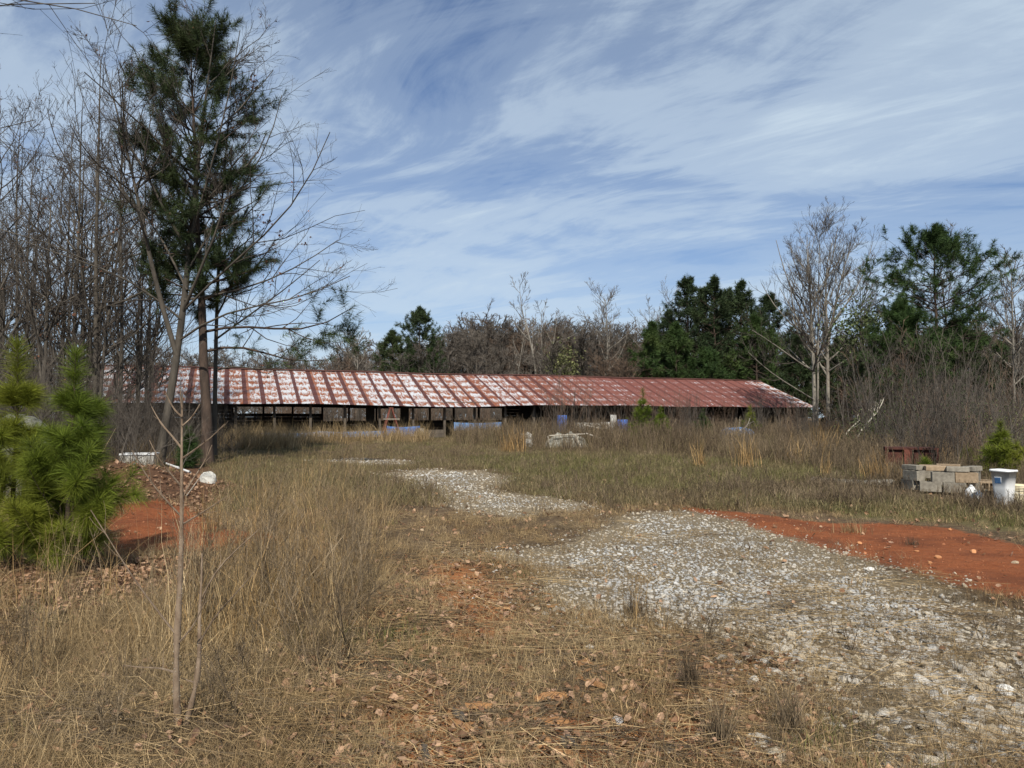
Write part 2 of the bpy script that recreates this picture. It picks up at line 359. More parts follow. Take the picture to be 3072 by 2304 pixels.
# ------------------------------------------------------------------ ground: one sheet, to the horizon
ang = np.concatenate([np.linspace(-46, 46, 400), np.linspace(48, 312, 80)])*math.pi/180
rad = np.concatenate([[0.0001], np.geomspace(1.2, 62, 300), np.geomspace(66, 4000, 40)])
A_, R_ = np.meshgrid(ang, rad); gxs = (R_*np.sin(A_)).ravel(); gys = (R_*np.cos(A_)).ravel()
gz = H(gxs, gys)
na, nr = len(ang), len(rad)
i = np.arange(nr-1)[:, None]*na; j = np.arange(na)[None]; j2 = (j+1) % na
Qg = np.stack([i+j, i+j2, i+na+j2, i+na+j], -1).reshape(-1, 4)
def f_ground(t, b):
    P = pos(t)
    def A(nm):
        n = t.nodes.new('ShaderNodeAttribute'); n.attribute_name = nm; return n.outputs['Fac']
    n1 = noise(t, P, 1.3, 5, 0.6); n2 = noise(t, P, 9.0, 6, 0.7); n3 = noise(t, P, 55.0, 4, 0.7)
    base = mix(t, ramp(t, n1, [(0.35, 0), (0.65, 1)]), (0.085, 0.054, 0.032), (0.15, 0.103, 0.062))
    base = mix(t, ramp(t, n2, [(0.45, 0), (0.62, 1)]), base, (0.20, 0.145, 0.085))
    base = mix(t, ramp(t, n3, [(0.35, 0.55), (0.6, 0.0)]), base, (0.07, 0.048, 0.032))
    def edge(nm, k=0.8):
        w = mth(t, 'ADD', mth(t, 'ADD', A(nm), mth(t, 'MULTIPLY', mth(t, 'SUBTRACT', n2, 0.5), k)), mth(t, 'MULTIPLY', mth(t, 'SUBTRACT', n1, 0.5), 0.8))
        return ramp(t, w, [(0.36, 0), (0.60, 1)])
    lit = mix(t, n3, (0.07, 0.035, 0.022), (0.19, 0.105, 0.06))
    base = mix(t, edge('litter'), base, lit)
    grn = mix(t, n3, (0.085, 0.085, 0.03), (0.19, 0.16, 0.075))
    base = mix(t, mth(t, 'MULTIPLY', edge('green'), 0.8), base, grn)
    ora = mix(t, n3, (0.30, 0.105, 0.04), (0.46, 0.21, 0.085))
    base = mix(t, mth(t, 'MULTIPLY', edge('orange', 1.1), 0.9), base, ora)
    cla = mix(t, ramp(t, n2, [(0.3, 0), (0.7, 1)]), (0.20, 0.060, 0.024), (0.32, 0.108, 0.043))
    cla = mix(t, ramp(t, noise(t, vmap(t, P, (0.5, 2.2, 1), (0, 0, 0.5)), 2.6, 6, 0.7, 0.5), [(0.45, 0), (0.6, 0.7)]), cla, (0.26, 0.095, 0.043))
    cla = mix(t, ramp(t, n1, [(0.48, 0), (0.62, 0.55)]), cla, (0.125, 0.045, 0.024))
    cla = mix(t, ramp(t, n3, [(0.62, 0), (0.75, 0.6)]), cla, (0.52, 0.24, 0.11))
    base = mix(t, edge('clay', 1.0), base, cla)
    gr = mix(t, n3, (0.11, 0.082, 0.052), (0.33, 0.27, 0.18))
    base = mix(t, edge('gravel', 1.3), base, gr)
    t.links.new(base, b.inputs['Base Color']); b.inputs['Roughness'].default_value = 0.95; b.inputs['Specular IOR Level'].default_value = 0.1
    bump(t, b, mth(t, 'ADD', n2, mth(t, 'MULTIPLY', n3, 0.5)), 1.0, 0.06)
M['ground'] = mat('ground_soil', f_ground)
gme = mesh_np('ground', np.stack([gxs, gys, gz], -1), [Qg], M['ground'], True)
for k, soft in (('gravel', 0.35), ('clay', 0.25), ('orange', 0.5), ('green', 0.8), ('litter', 0.5)):
    a = gme.attributes.new(k, 'FLOAT', 'POINT'); v = np.zeros(len(gxs), np.float32)
    near = (gys > 0) & (np.hypot(gxs, gys) < 70)
    w = soft*(1+np.hypot(gxs[near], gys[near])*0.05)
    v[near] = sstep(-1, 1, zone(k, gxs[near], gys[near])/w)
    a.data.foreach_set('value', v)
go = bpy.data.objects.new('ground', gme); COL.objects.link(go); go['kind'] = 'structure'
tag(go, 'rough clearing of dry grass, gravel and orange clay', 'ground')

# ------------------------------------------------------------------ scattering of what nobody could count
def source_collection(name, meshes):
    c = bpy.data.collections.new(name)
    for k, me in enumerate(meshes):
        o = bpy.data.objects.new('%s_%02d' % (name, k), me); c.objects.link(o)
    return c
def scatter(name, label, cat, P, rot, scl, meshes, rng, tint=None):
    n = len(P)
    me = bpy.data.meshes.new(name); me.vertices.add(n); me.vertices.foreach_set('co', np.asarray(P, np.float32).ravel())
    for nm, typ, dat, key in (('rot', 'FLOAT_VECTOR', rot, 'vector'), ('scl', 'FLOAT', scl, 'value'), ('vidx', 'INT', rng.integers(0, len(meshes), n), 'value'), ('tint', 'FLOAT', tint if tint is not None else np.zeros(n), 'value')):
        a = me.attributes.new(nm, typ, 'POINT'); a.data.foreach_set(key, np.ascontiguousarray(dat, np.int32 if typ == 'INT' else np.float32).ravel())
    me.materials.append(meshes[0].materials[0])
    o = solo(name, me, label, cat, kind='stuff')
    col = source_collection(name+'_pieces', meshes)
    g = bpy.data.node_groups.new(name+'_scatter', 'GeometryNodeTree')
    g.interface.new_socket('Geometry', in_out='INPUT', socket_type='NodeSocketGeometry'); g.interface.new_socket('Geometry', in_out='OUTPUT', socket_type='NodeSocketGeometry')
    gi = g.nodes.new('NodeGroupInput'); go_ = g.nodes.new('NodeGroupOutput')
    ci = g.nodes.new('GeometryNodeCollectionInfo'); ci.inputs['Collection'].default_value = col
    ci.inputs['Separate Children'].default_value = True; ci.inputs['Reset Children'].default_value = True
    ip = g.nodes.new('GeometryNodeInstanceOnPoints'); ip.inputs['Pick Instance'].default_value = True
    def na(nm, typ):
        x = g.nodes.new('GeometryNodeInputNamedAttribute'); x.data_type = typ; x.inputs['Name'].default_value = nm; return x.outputs['Attribute']
    g.links.new(gi.outputs[0], ip.inputs['Points']); g.links.new(ci.outputs[0], ip.inputs['Instance'])
    g.links.new(na('vidx', 'INT'), ip.inputs['Instance Index']); g.links.new(na('rot', 'FLOAT_VECTOR'), ip.inputs['Rotation'])
    g.links.new(na('scl', 'FLOAT'), ip.inputs['Scale']); g.links.new(ip.outputs[0], go_.inputs[0])
    md = o.modifiers.new('scatter', 'NODES'); md.node_group = g
    return o
def blades(rng, n, spread, lmin, lmax, width, bend, lean, material, segs=3, name='blades', curl=0.0):
    """a clump of n bent grass blades"""
    b = np.stack([rng.normal(0, spread, n), rng.normal(0, spread, n), np.zeros(n)], -1)
    az = rng.uniform(0, 2*math.pi, n); le = rng.uniform(lmin, lmax, n)
    ln = np.abs(rng.normal(0, lean, n)); be = np.abs(rng.normal(0, bend, n))
    out = np.stack([np.cos(az), np.sin(az), 0*az], -1); side = np.stack([-np.sin(az), np.cos(az), 0*az], -1)
    tw = rng.uniform(0, math.pi, n)[:, None]; wv_ = side*np.cos(tw)+out*np.sin(tw)
    pts = [b]; p = b.copy(); th = ln.copy()
    for s_ in range(segs):
        p = p+(out*np.sin(th)[:, None]+np.array([0, 0, 1.0])*np.cos(th)[:, None])*(le/segs)[:, None]
        p = p+rng.normal(0, 1, p.shape)*(le*curl)[:, None]
        p[:, 2] = np.maximum(p[:, 2], 0.004); pts.append(p.copy()); th = th+be*1.7/segs*2
    V = []; 
    for k, q in enumerate(pts):
        w = width*(1-0.85*k/segs)*0.5
        V.append(q-wv_*w); V.append(q+wv_*w)
    V = np.stack(V, 1)
    base = np.arange(n)[:, None]*(2*(segs+1))
    Q = np.concatenate([np.stack([base[:, 0]+2*k, base[:, 0]+2*k+1, base[:, 0]+2*k+3, base[:, 0]+2*k+2], -1) for k in range(segs)])
    return tone(mesh_np(name, V.reshape(-1, 3), [Q], material), np.repeat(rng.uniform(0, 1, n), 2*(segs+1)))
def tone(me, v):
    a = me.attributes.new('tone', 'FLOAT', 'POINT'); a.data.foreach_set('value', np.ascontiguousarray(v, np.float32)); return me
def stems(rng, n, spread, lmin, lmax, r, material, lean=0.18, side_n=5, side_l=0.3, name='stems', sides=3, tufts=False):
    az = rng.uniform(0, 2*math.pi, n); le = rng.uniform(lmin, lmax, n); ln = np.abs(rng.normal(0, lean, n))
    p = np.stack([rng.normal(0, spread, n), rng.normal(0, spread, n), np.full(n, -0.02)], -1)
    d = np.stack([np.cos(az)*np.sin(ln), np.sin(az)*np.sin(ln), np.cos(ln)], -1); k = 5; pts = [p]
    for s_ in range(k-1):
        d = d+rng.normal(0, 0.07, d.shape); d /= np.linalg.norm(d, axis=1, keepdims=True); p = p+d*(le/(k-1))[:, None]; pts.append(p)
    P = np.stack(pts, 1); R = np.linspace(1, 0.45, k)[None]*np.full((n, 1), r)
    mb = MB(); mb.tubes(P, R, sides)
    if side_n:
        C, CR = children(rng, P, R, side_n, 0.35, 0.98, 0.6, side_l, 0.35, 4, 0.7, 0.12, rmin=r*0.45); mb.tubes(C, CR, 3)
        if tufts:
            D, DR = children(rng, C, CR, 5, 0.3, 1.0, 0.7, 0.5, 0.2, 3, 0.8, 0.15, rmin=r*0.4); mb.tubes(D, DR, 3)
    me = mb.mesh(name, material); return tone(me, np.repeat(rng.uniform(0, 1, len(me.vertices)//6+1), 6)[:len(me.vertices)])
def children(rng, P, R, n, t0, t1, angle, ratio, up, k, rr, wob, rmin=0.003, taper_t=0.5, phase=None):
    """n child branches on every parent branch; arrays (N,k,3)"""
    Np, kp, _ = P.shape
    t = rng.uniform(t0, t1, (Np, n)); f = t*(kp-1); i0 = np.minimum(f.astype(int), kp-2); fr = (f-i0)[..., None]
    ar = np.arange(Np)[:, None]
    a = P[ar, i0]; b = P[ar, i0+1]; q = a+(b-a)*fr
    T = (b-a); T /= np.linalg.norm(T, axis=-1, keepdims=True)+1e-9
    Rp = R[ar, i0]*(1-fr[..., 0])+R[ar, i0+1]*fr[..., 0]
    Lp = np.linalg.norm(np.diff(P, axis=1), axis=-1).sum(1)[:, None]
    rv = rng.normal(0, 1, q.shape); rv -= T*(rv*T).sum(-1, keepdims=True); rv /= np.linalg.norm(rv, axis=-1, keepdims=True)+1e-9
    an = (angle*rng.uniform(0.6, 1.4, t.shape))[..., None]
    d = T*np.cos(an)+rv*np.sin(an)
    ln = Lp*ratio*(1-taper_t*t)*rng.uniform(0.55, 1.25, t.shape)
    q = q.reshape(-1, 3); d = d.reshape(-1, 3); ln = ln.reshape(-1); r0 = np.maximum(Rp.reshape(-1)*rr, rmin)
    pts = [q]
    for s_ in range(k-1):
        d = d+np.array([0, 0, up/(k-1)])+rng.normal(0, wob, d.shape); d /= np.linalg.norm(d, axis=1, keepdims=True)
        q = q+d*(ln/(k-1))[:, None]; pts.append(q)
    C = np.stack(pts, 1); CR = r0[:, None]*np.linspace(1, 0.35, k)[None]; CR = np.maximum(CR, rmin*0.7)
    return C, CR

def sample(rng, n, d0, d1, a=41):
    """log-uniform in distance, even over the view"""
    r = np.exp(rng.uniform(math.log(d0), math.log(d1), n)); th = np.radians(rng.uniform(-a, a, n))
    return r*np.sin(th), r*np.cos(th)
def pxof(x, y): return 512+F*x/np.maximum(y, 0.1)
def place(x, y, dz=0.0): return np.stack([x, y, H(x, y)+dz], -1)
def rz(rng, n, tilt=0.0): return np.stack([rng.normal(0, tilt, n), rng.normal(0, tilt, n), rng.uniform(0, 6.283, n)], -1)

# ------------------------------------------------------------------ trees
def smooth_path(pts, k):
    pts = np.asarray(pts, float); s = np.concatenate([[0], np.cumsum(np.linalg.norm(np.diff(pts, axis=0), axis=1))])
    u = np.linspace(0, s[-1], k)
    out = np.stack([np.interp(u, s, pts[:, c]) for c in range(3)], -1)
    for _ in range(2): out[1:-1] = 0.25*out[:-2]+0.5*out[1:-1]+0.25*out[2:]
    return out
def bare_tree(name, label, cat, rng, h, r0, spec, loc=(0, 0, 0), trunks=None, limbs=None, mats=('bark', 'twig'), group=None, twig_r=0.004, crown_t0=0.3, upright=0.5, leaves=0, vine=None, sides=8, limb_r=0.42):
    """trunk(s) > limbs > branches > twigs, leafless. spec = children counts per level"""
    root = thing(name, label, cat, loc, group=group)
    if trunks is None:
        k = 12; z = np.linspace(-0.15, h, k); w = np.cumsum(rng.normal(0, 0.02*h/k, (k, 2)), axis=0)
        trunks = [np.stack([w[:, 0], w[:, 1], z], -1)]
    P = np.stack([smooth_path(t_, 14) for t_ in trunks]); tt = np.linspace(0, 1, 14)
    R = np.stack([(r0 if q_ == 0 else r0*0.62)*((1-tt)**0.85*0.93+0.07+(0.35 if q_ == 0 else 0)*np.exp(-tt*28)) for q_ in range(len(trunks))])
    mbt = MB(); mbt.tubes(P, R, sides)
    part('trunk', mbt.mesh('trunk', M[mats[0]], True), root)
    mb = MB()
    n1, n2, n3, n4 = spec
    C1, R1 = children(rng, P, R, n1, crown_t0, 0.98, 0.85, 0.42, upright, 7, 0.62, 0.11, rmin=twig_r*2.2, taper_t=0.62)
    if limbs is not None:
        LP = np.stack([smooth_path(l_, 7) for l_ in limbs]); LR = np.linspace(1, 0.3, 7)[None]*np.array([[r0*limb_r]]*len(limbs))
        C1 = np.concatenate([C1, LP]); R1 = np.concatenate([R1, LR])
    mbl = MB(); mbl.tubes(C1, R1, 5)
    C2, R2 = children(rng, C1, R1, n2, 0.15, 1.0, 0.75, 0.5, upright*0.7, 5, 0.6, 0.13, rmin=twig_r*1.5)
    mb.tubes(C2, R2, 4 if twig_r < 0.008 else 3)
    C3, R3 = children(rng, C2, R2, n3, 0.15, 1.0, 0.7, 0.55, upright*0.5, 4 if twig_r < 0.006 else 3, 0.65, 0.14, rmin=twig_r)
    mb.tubes(C3, R3, 3)
    last = C3
    if n4:
        C4, R4 = children(rng, C3, R3, n4, 0.2, 1.0, 0.65, 0.55, 0.25, 3, 0.7, 0.12, rmin=twig_r*0.8)
        mb.tubes(C4, R4, 3); last = C4
    part('limbs', mbl.mesh('limbs', M[mats[0]], True), root)
    cr = part('crown', mb.mesh('crown', M[mats[1]]), root)
    if leaves:
        sel = rng.integers(0, len(last), leaves); p = last[sel, -1]
        # clinging dead leaves gather in some places
        keep = vnoise(p[:, 0]*1.0+p[:, 2]*0.7, p[:, 1]+p[:, 2]*0.4, 0.9, 3) > 0.62
        p = p[keep]
        if len(p): part('dead_leaves', leafcards(rng, p, 0.055, M['leaf_dry']), root)
    return root
def leafcards(rng, p, size, material, name='leaves'):
    n = len(p); d = rng.normal(0, 1, (n, 3)); d[:, 2] -= 0.5; d /= np.linalg.norm(d, axis=1, keepdims=True)
    e = np.cross(d, rng.normal(0, 1, (n, 3))); e /= np.linalg.norm(e, axis=1, keepdims=True)
    nn = np.cross(d, e)
    s = (size*rng.uniform(0.6, 1.4, n))[:, None]
    V = np.stack([p, p+d*s*0.55+e*s*0.42+nn*s*0.15, p+d*s*1.2, p+d*s*0.55-e*s*0.42+nn*s*0.15], 1).reshape(-1, 3)
    b = np.arange(n)*4
    me = mesh_np(name, V, [np.concatenate([np.stack([b, b+1, b+2], -1), np.stack([b, b+2, b+3], -1)])], material)
    return tone(me, np.repeat(rng.uniform(0, 1, n), 4))
def needles(rng, B, D, Ls, m, nl, w, droop=0.10, two=False):
    """m needles round every shoot (base B, direction D, length Ls)"""
    n = len(B); t = rng.uniform(0.0, 1.0, (n, m)); 
    D = D/np.linalg.norm(D, axis=1, keepdims=True)
    a = np.cross(D, rng.normal(0, 1, (n, 3))); a /= np.linalg.norm(a, axis=1, keepdims=True); b = np.cross(D, a)
    az = rng.uniform(0, 2*math.pi, (n, m)); an = np.radians(72-46*t**1.5+rng.normal(0, 9, (n, m)))
    rv = a[:, None]*np.cos(az)[..., None]+b[:, None]*np.sin(az)[..., None]
    d = D[:, None]*np.cos(an)[..., None]+rv*np.sin(an)[..., None]
    p = B[:, None]+D[:, None]*(t*Ls[:, None])[..., None]
    ln = (nl*rng.uniform(0.7, 1.15, (n, m)))[..., None]
    side = np.cross(d, rng.normal(0, 1, d.shape)); side /= np.linalg.norm(side, axis=-1, keepdims=True)+1e-9
    g = np.array([0, 0, -1.0])
    tip = p+d*ln+g*ln*droop*2.0
    N_ = n*m
    if two:
        midp = p+d*ln*0.55+g*ln*droop*0.5
        V = np.stack([p-side*w/2, p+side*w/2, midp-side*w*0.45, midp+side*w*0.45, tip], 2).reshape(-1, 3)
        k = np.arange(N_)*5
        return V, np.stack([k, k+1, k+3, k+2], -1), np.stack([k+2, k+3, k+4], -1)
    V = np.stack([p-side*w/2, p+side*w/2, tip], 2).reshape(-1, 3); k = np.arange(N_)*3
    return V, None, np.stack([k, k+1, k+2], -1)
def pine_tree(name, label, rng, h, r0, prof, nwhorl, nper, nsub, loc=(0, 0, 0), lean=(0, 0), m=60, nl=0.2, w=0.01, mats=('bark_pine', 'needle'), group=None, z0=0.35, ascend=0.5, extra=None, shoot=0.28, two=False, cones=0, droop=0.1, brwob=0.10):
    """prof(t) = branch length at height fraction t between z0*h and the top"""
    root = thing(name, label, 'pine tree', loc, group=group)
    k = 14; t = np.linspace(0, 1, k); wob = np.cumsum(rng.normal(0, 0.012*h/k*2, (k, 2)), axis=0)
    T = np.stack([lean[0]*t**1.3+wob[:, 0], lean[1]*t**1.3+wob[:, 1], -0.15+(h*0.985+0.15)*t], -1)
    R = r0*((1-t)*0.94+0.06+0.3*np.exp(-t*25)); mb = MB(); mb.tubes(T[None], R[None], 9)
    part('trunk', mb.mesh('trunk', M[mats[0]], True), root)
    PB = []; RB = []
    for i_ in range(nwhorl):
        f = (i_+rng.uniform(-0.3, 0.3))/max(1, nwhorl-1); f = min(max(f, 0), 1); tz = z0+(0.97-z0)*f
        c = np.array([np.interp(tz, t, T[:, q]) for q in range(3)]); rb = float(np.interp(tz, t, R))
        a0 = rng.uniform(0, 6.28)
        for j_ in range(nper):
            a = a0+j_*6.283/nper+rng.normal(0, 0.3); ln = prof(f)*rng.uniform(0.65, 1.15)
            el = math.radians(rng.normal(4+56*f**2.0*ascend*1.35, 9)); d = np.array([math.cos(a)*math.cos(el), math.sin(a)*math.cos(el), math.sin(el)])
            q = c.copy(); pts = [q]
            for s_ in range(6):
                d = d+np.array([0, 0, 0.055*ascend])+rng.normal(0, brwob, 3)*0.6; d /= np.linalg.norm(d); q = q+d*ln/6; pts.append(q)
            PB.append(pts); RB.append(np.linspace(1, 0.25, 7)*max(min(rb*0.5, 0.012+ln*0.016), 0.006))
    if extra is not None:
        for q_, pts in enumerate(extra): PB.append(smooth_path(pts, 7)); RB.append(np.linspace(0.045, 0.012, 7)*(1.0 if q_ < 3 else 0.4))
    PB = np.array(PB); RB = np.array(RB)
    S, SR = children(rng, PB, RB, nsub, 0.30, 0.98, 0.85, 0.42, 0.35, 4, 0.6, 0.12, rmin=0.004, taper_t=0.55)
    S2, S2R = children(rng, S, SR, 2, 0.35, 0.9, 0.7, 0.55, 0.4, 3, 0.7, 0.1, rmin=0.003)
    mb = MB(); mb.tubes(PB, RB, 4); mb.tubes(S, SR, 3)
    part('limbs', mb.mesh('limbs', M[mats[0]], True), root)
    B = []; D = []; Ls = []
    for X in (PB, S, S2):
        e = X[:, -1]; d = X[:, -1]-X[:, -2]; d = d/(np.linalg.norm(d, axis=1, keepdims=True)+1e-9); d[:, 2] += 0.35*ascend
        d /= np.linalg.norm(d, axis=1, keepdims=True)
        B.append(e-d*shoot*0.75); D.append(d); Ls.append(np.full(len(e), shoot)*rng.uniform(0.7, 1.35, len(e)))
    top = T[-1]; B.append(top[None]-np.array([[0, 0, shoot]])); D.append(np.array([[0.02, 0, 1.0]])); Ls.append(np.array([shoot*2.0]))
    B = np.concatenate(B); D = np.concatenate(D); Ls = np.concatenate(Ls)
    V, Q, T3 = needles(rng, B, D, Ls, m, nl, w, droop, two)
    mb = MB(); mb.add(V, Q, T3)
    kv = 5 if two else 3; tn_ = 0.6*np.repeat(rng.uniform(0, 1, len(B)), m*kv)+0.4*np.repeat(rng.uniform(0, 1, len(B)*m), kv)
    part('crown', tone(mb.mesh('needles', M[mats[1]]), tn_), root)
    if cones:
        sel = rng.integers(0, len(S), cones); mb = MB()
        for p in S[sel, -2]:
            mb.lathe([(0.004, -0.07), (0.032, -0.055), (0.036, -0.03), (0.022, 0.0), (0.003, 0.02)], 6, c=p)
        part('cones', mb.mesh('cones', M['cone']), root)
    return root

# ------------------------------------------------------------------ the pole barn
BL = np.array([-19.4, 36.5]); BR = np.array([21.9, 53.0]); BE = (BR-BL)/np.linalg.norm(BR-BL); BN = np.array([-BE[1], BE[0]])
BLEN = float(np.linalg.norm(BR-BL)); B0 = -2.79; PW = 0.93; HW = 5.96; ZR = 4.6
NSH = int(round((BLEN-B0)/PW))
def zeave(s): return 2.36 - 0.13*math.exp(-((s-16.5)/3.2)**2) + 0.05*math.exp(-((s-27)/4)**2) + 0.02*math.sin(s*0.9)
def zridge(s): return ZR - 0.07*math.exp(-((s-16)/4)**2) + 0.03*math.sin(s*0.5+1)
def bp(s, n, z): p = BL+BE*s+BN*n; return np.array([p[0], p[1], z])
barn = thing('pole_barn', 'long open-sided pole barn with rust-streaked metal roof', 'barn', tuple(bp(BLEN/2, HW, Hs(*bp(BLEN/2, HW, 0)[:2]))))
BO = np.array(barn.location)
def f_sheet(t, b):
    o = objvec(t); r = orand(t); s = t.nodes.new('ShaderNodeSeparateXYZ'); t.links.new(o, s.inputs[0]); X, Y = s.outputs[0], s.outputs[1]
    # own patch of rust for each sheet
    off = t.nodes.new('ShaderNodeCombineXYZ'); t.links.new(mth(t, 'MULTIPLY', r, 97.0), off.inputs[0]); t.links.new(mth(t, 'MULTIPLY', r, 53.0), off.inputs[1])
    va = t.nodes.new('ShaderNodeVectorMath'); va.operation = 'ADD'; t.links.new(o, va.inputs[0]); t.links.new(off.outputs[0], va.inputs[1]); v = va.outputs[0]
    P = pos(t); sp = t.nodes.new('ShaderNodeVectorMath'); sp.operation = 'DOT_PRODUCT'; t.links.new(P, sp.inputs[0]); sp.inputs[1].default_value = (BE[0], BE[1], 0)
    along = mth(t, 'SUBTRACT', sp.outputs['Value'], float(BL@BE))            # metres along the barn
    far = ramp(t, mth(t, 'DIVIDE', along, BLEN), [(0.40, 0.0), (0.60, 0.55), (0.70, 0.85), (0.955, 0.85), (0.985, 0.15), (1, 0.0)])
    n1 = noise(t, vmap(t, v, (3.4, 1.3, 1)), 1.5, 6, 0.66, 0.3); n2 = noise(t, vmap(t, v, (22, 1.2, 1)), 1.0, 5, 0.7)
    n3 = noise(t, vmap(t, v, (7, 3.6, 1)), 1.6, 5, 0.7)
    band = mth(t, 'MULTIPLY', mth(t, 'ADD', mth(t, 'SINE', mth(t, 'ADD', mth(t, 'MULTIPLY', Y, 6.283/1.05), mth(t, 'MULTIPLY', n1, 9.0))), 1.0), 0.5)   # rust starts at the nail rows
    rust = mth(t, 'ADD', mth(t, 'ADD', mth(t, 'MULTIPLY', n1, 0.50), mth(t, 'MULTIPLY', n2, 0.36)), mth(t, 'ADD', mth(t, 'MULTIPLY', band, 0.08), mth(t, 'MULTIPLY', n3, 0.22)))
    rust = mth(t, 'ADD', rust, mth(t, 'MULTIPLY', far, 0.10))
    rust = mth(t, 'ADD', rust, mth(t, 'MULTIPLY', mth(t, 'SUBTRACT', r, 0.5), 0.045))
    fac = ramp(t, rust, [(0.535, 0), (0.615, 1)])
    met = mix(t, n2, (0.30, 0.315, 0.34), (0.60, 0.61, 0.63))
    rc = mix(t, ramp(t, n3, [(0.3, 0), (0.7, 1)]), (0.115, 0.036, 0.022), (0.27, 0.098, 0.042))
    rc = mix(t, far, rc, mix(t, n3, (0.105, 0.036, 0.031), (0.175, 0.07, 0.057)))
    c = mix(t, fac, met, rc)
    # each lap of the next sheet has rusted through to dark maroon
    j = mth(t, 'MULTIPLY', mth(t, 'SUBTRACT', n2, 0.5), 0.06)
    xj = mth(t, 'ADD', X, j)
    wd = mth(t, 'ADD', 0.20, mth(t, 'MULTIPLY', r, 0.12))
    lap = mth(t, 'MULTIPLY', mth(t, 'LESS_THAN', xj, wd), mth(t, 'GREATER_THAN', xj, 0.02))
    lap2 = mth(t, 'MULTIPLY', mth(t, 'MULTIPLY', mth(t, 'LESS_THAN', xj, mth(t, 'ADD', wd, 0.13)), mth(t, 'GREATER_THAN', xj, wd)), mth(t, 'GREATER_THAN', mth(t, 'FRACT', mth(t, 'MULTIPLY', r, 7.3)), 0.62))
    c = mix(t, mth(t, 'MULTIPLY', lap2, 0.85), c, rc)
    c = mix(t, mth(t, 'MULTIPLY', lap, 0.97), c, mix(t, n3, (0.050, 0.016, 0.013), (0.085, 0.026, 0.020)))
    st = mth(t, 'GREATER_THAN', mth(t, 'SINE', mth(t, 'MULTIPLY', X, 6.283/0.31)), -0.25)
    c = mix(t, mth(t, 'MULTIPLY', mth(t, 'MULTIPLY', st, far), 0.78), c, mix(t, n3, (0.10, 0.03, 0.026), (0.165, 0.062, 0.05)))
    t.links.new(c, b.inputs['Base Color']); t.links.new(ramp(t, fac, [(0, 0.55), (1, 0.9)]), b.inputs['Roughness'])
    b.inputs['Specular IOR Level'].default_value = 0.35
M['sheet'] = mat('rusty_roof_sheet', f_sheet)
nx = 12*4+1; SL = 6.40
xs = np.linspace(0, PW+0.03, nx); rows = np.linspace(0, 1.0, 2)
def sheet_mesh():
    V = []; 
    for y in rows:
        V.append(np.stack([xs, np.full(nx, y*SL), 0.010*np.sin(xs/0.0775*2*math.pi)], -1))
    V = np.concatenate(V); k = np.arange(nx-1); Q = np.stack([k, k+1, nx+k+1, nx+k], -1)
    return mesh_np('roof_sheet', V, [Q], M['sheet'])
sm = sheet_mesh(); rr = np.random.default_rng(21)
for k in range(NSH):
    s = B0+k*PW; ze, zr = zeave(s), zridge(s); ze1, zr1 = zeave(s+PW), zridge(s+PW)
    o_ = bp(s, rr.uniform(-0.035, 0.025), ze); y_ = bp(s, HW, zr)-bp(s, 0, ze); sl_ = np.linalg.norm(y_); y_ /= sl_
    x_ = bp(s+PW, 0, ze1)-bp(s, 0, ze); x_ /= np.linalg.norm(x_); z_ = np.cross(x_, y_); z_ /= np.linalg.norm(z_); y_ = np.cross(z_, x_)
    o_ = o_+z_*(0.004*(k % 2)+rr.uniform(0, 0.006))
    ob = part('roof_sheet', sm, barn); sc = sl_/SL
    Mx = Matrix(((x_[0], y_[0]*sc, z_[0], o_[0]-BO[0]), (x_[1], y_[1]*sc, z_[1], o_[1]-BO[1]), (x_[2], y_[2]*sc, z_[2], o_[2]-BO[2]), (0, 0, 0, 1)))
    ob.matrix_local = Mx
# back slope, ridge cap, beams
mb = MB(); S_ = np.linspace(B0, B0+NSH*PW, 400); 
V = np.concatenate([np.stack([bp(s, HW+0.02, zridge(s)-0.012+0.01*(i_ % 2)) for i_, s in enumerate(S_)]), np.stack([bp(s, 2*HW, 2.36+0.01*(i_ % 2)) for i_, s in enumerate(S_)])])-BO
k = np.arange(399); mb.add(V, np.stack([k, k+1, 400+k+1, 400+k], -1)); part('back_roof_slope', mb.mesh('back_roof', M['rust_dark']), barn)
for q in range(12):
    s0 = B0-0.05+q*(NSH*PW+0.1)/12; s1 = B0-0.05+(q+1)*(NSH*PW+0.1)/12+0.04; mb = MB(); Vc = []
    for s in (s0, s1):
        zz = zridge(s)+0.035+0.004*(q % 2)
        Vc += [bp(s, HW-0.28, zz-0.085), bp(s, HW-0.06, zz), bp(s, HW+0.06, zz), bp(s, HW+0.28, zz-0.085)]
    mb.add(np.array(Vc)-BO, [[0, 4, 5, 1], [1, 5, 6, 2], [2, 6, 7, 3]]); part('ridge_cap', mb.mesh('ridge_cap', M['rust_dark']), barn)
Mb = np.array([[BE[0], BN[0], 0], [BE[1], BN[1], 0], [0, 0, 1]])
PN = 0.80; pspace = 1.93; posts = np.arange(B0+0.35, BLEN-0.1, pspace)
rp = np.random.default_rng(5)
for nrow, dz in ((PN, 0), (2*HW-PN, 1)):
    for s in posts:
        s = s+rp.uniform(-0.06, 0.06); p = bp(s, nrow, 0); g = Hs(p[0], p[1])
        top = (zeave(s)+ (zridge(s)-zeave(s))*PN/HW)-0.06 if dz == 0 else 2.6
        mb = MB(); hh = (top-g+0.3)/2
        mb.box((p[0]-BO[0], p[1]-BO[1], g-0.3+hh-BO[2]), (0.065, 0.065, hh), Mb @ rotm(rp.normal(0, 0.012), rp.normal(0, 0.02), 0)); part('post', mb.mesh('post', M['wood_old']), barn)
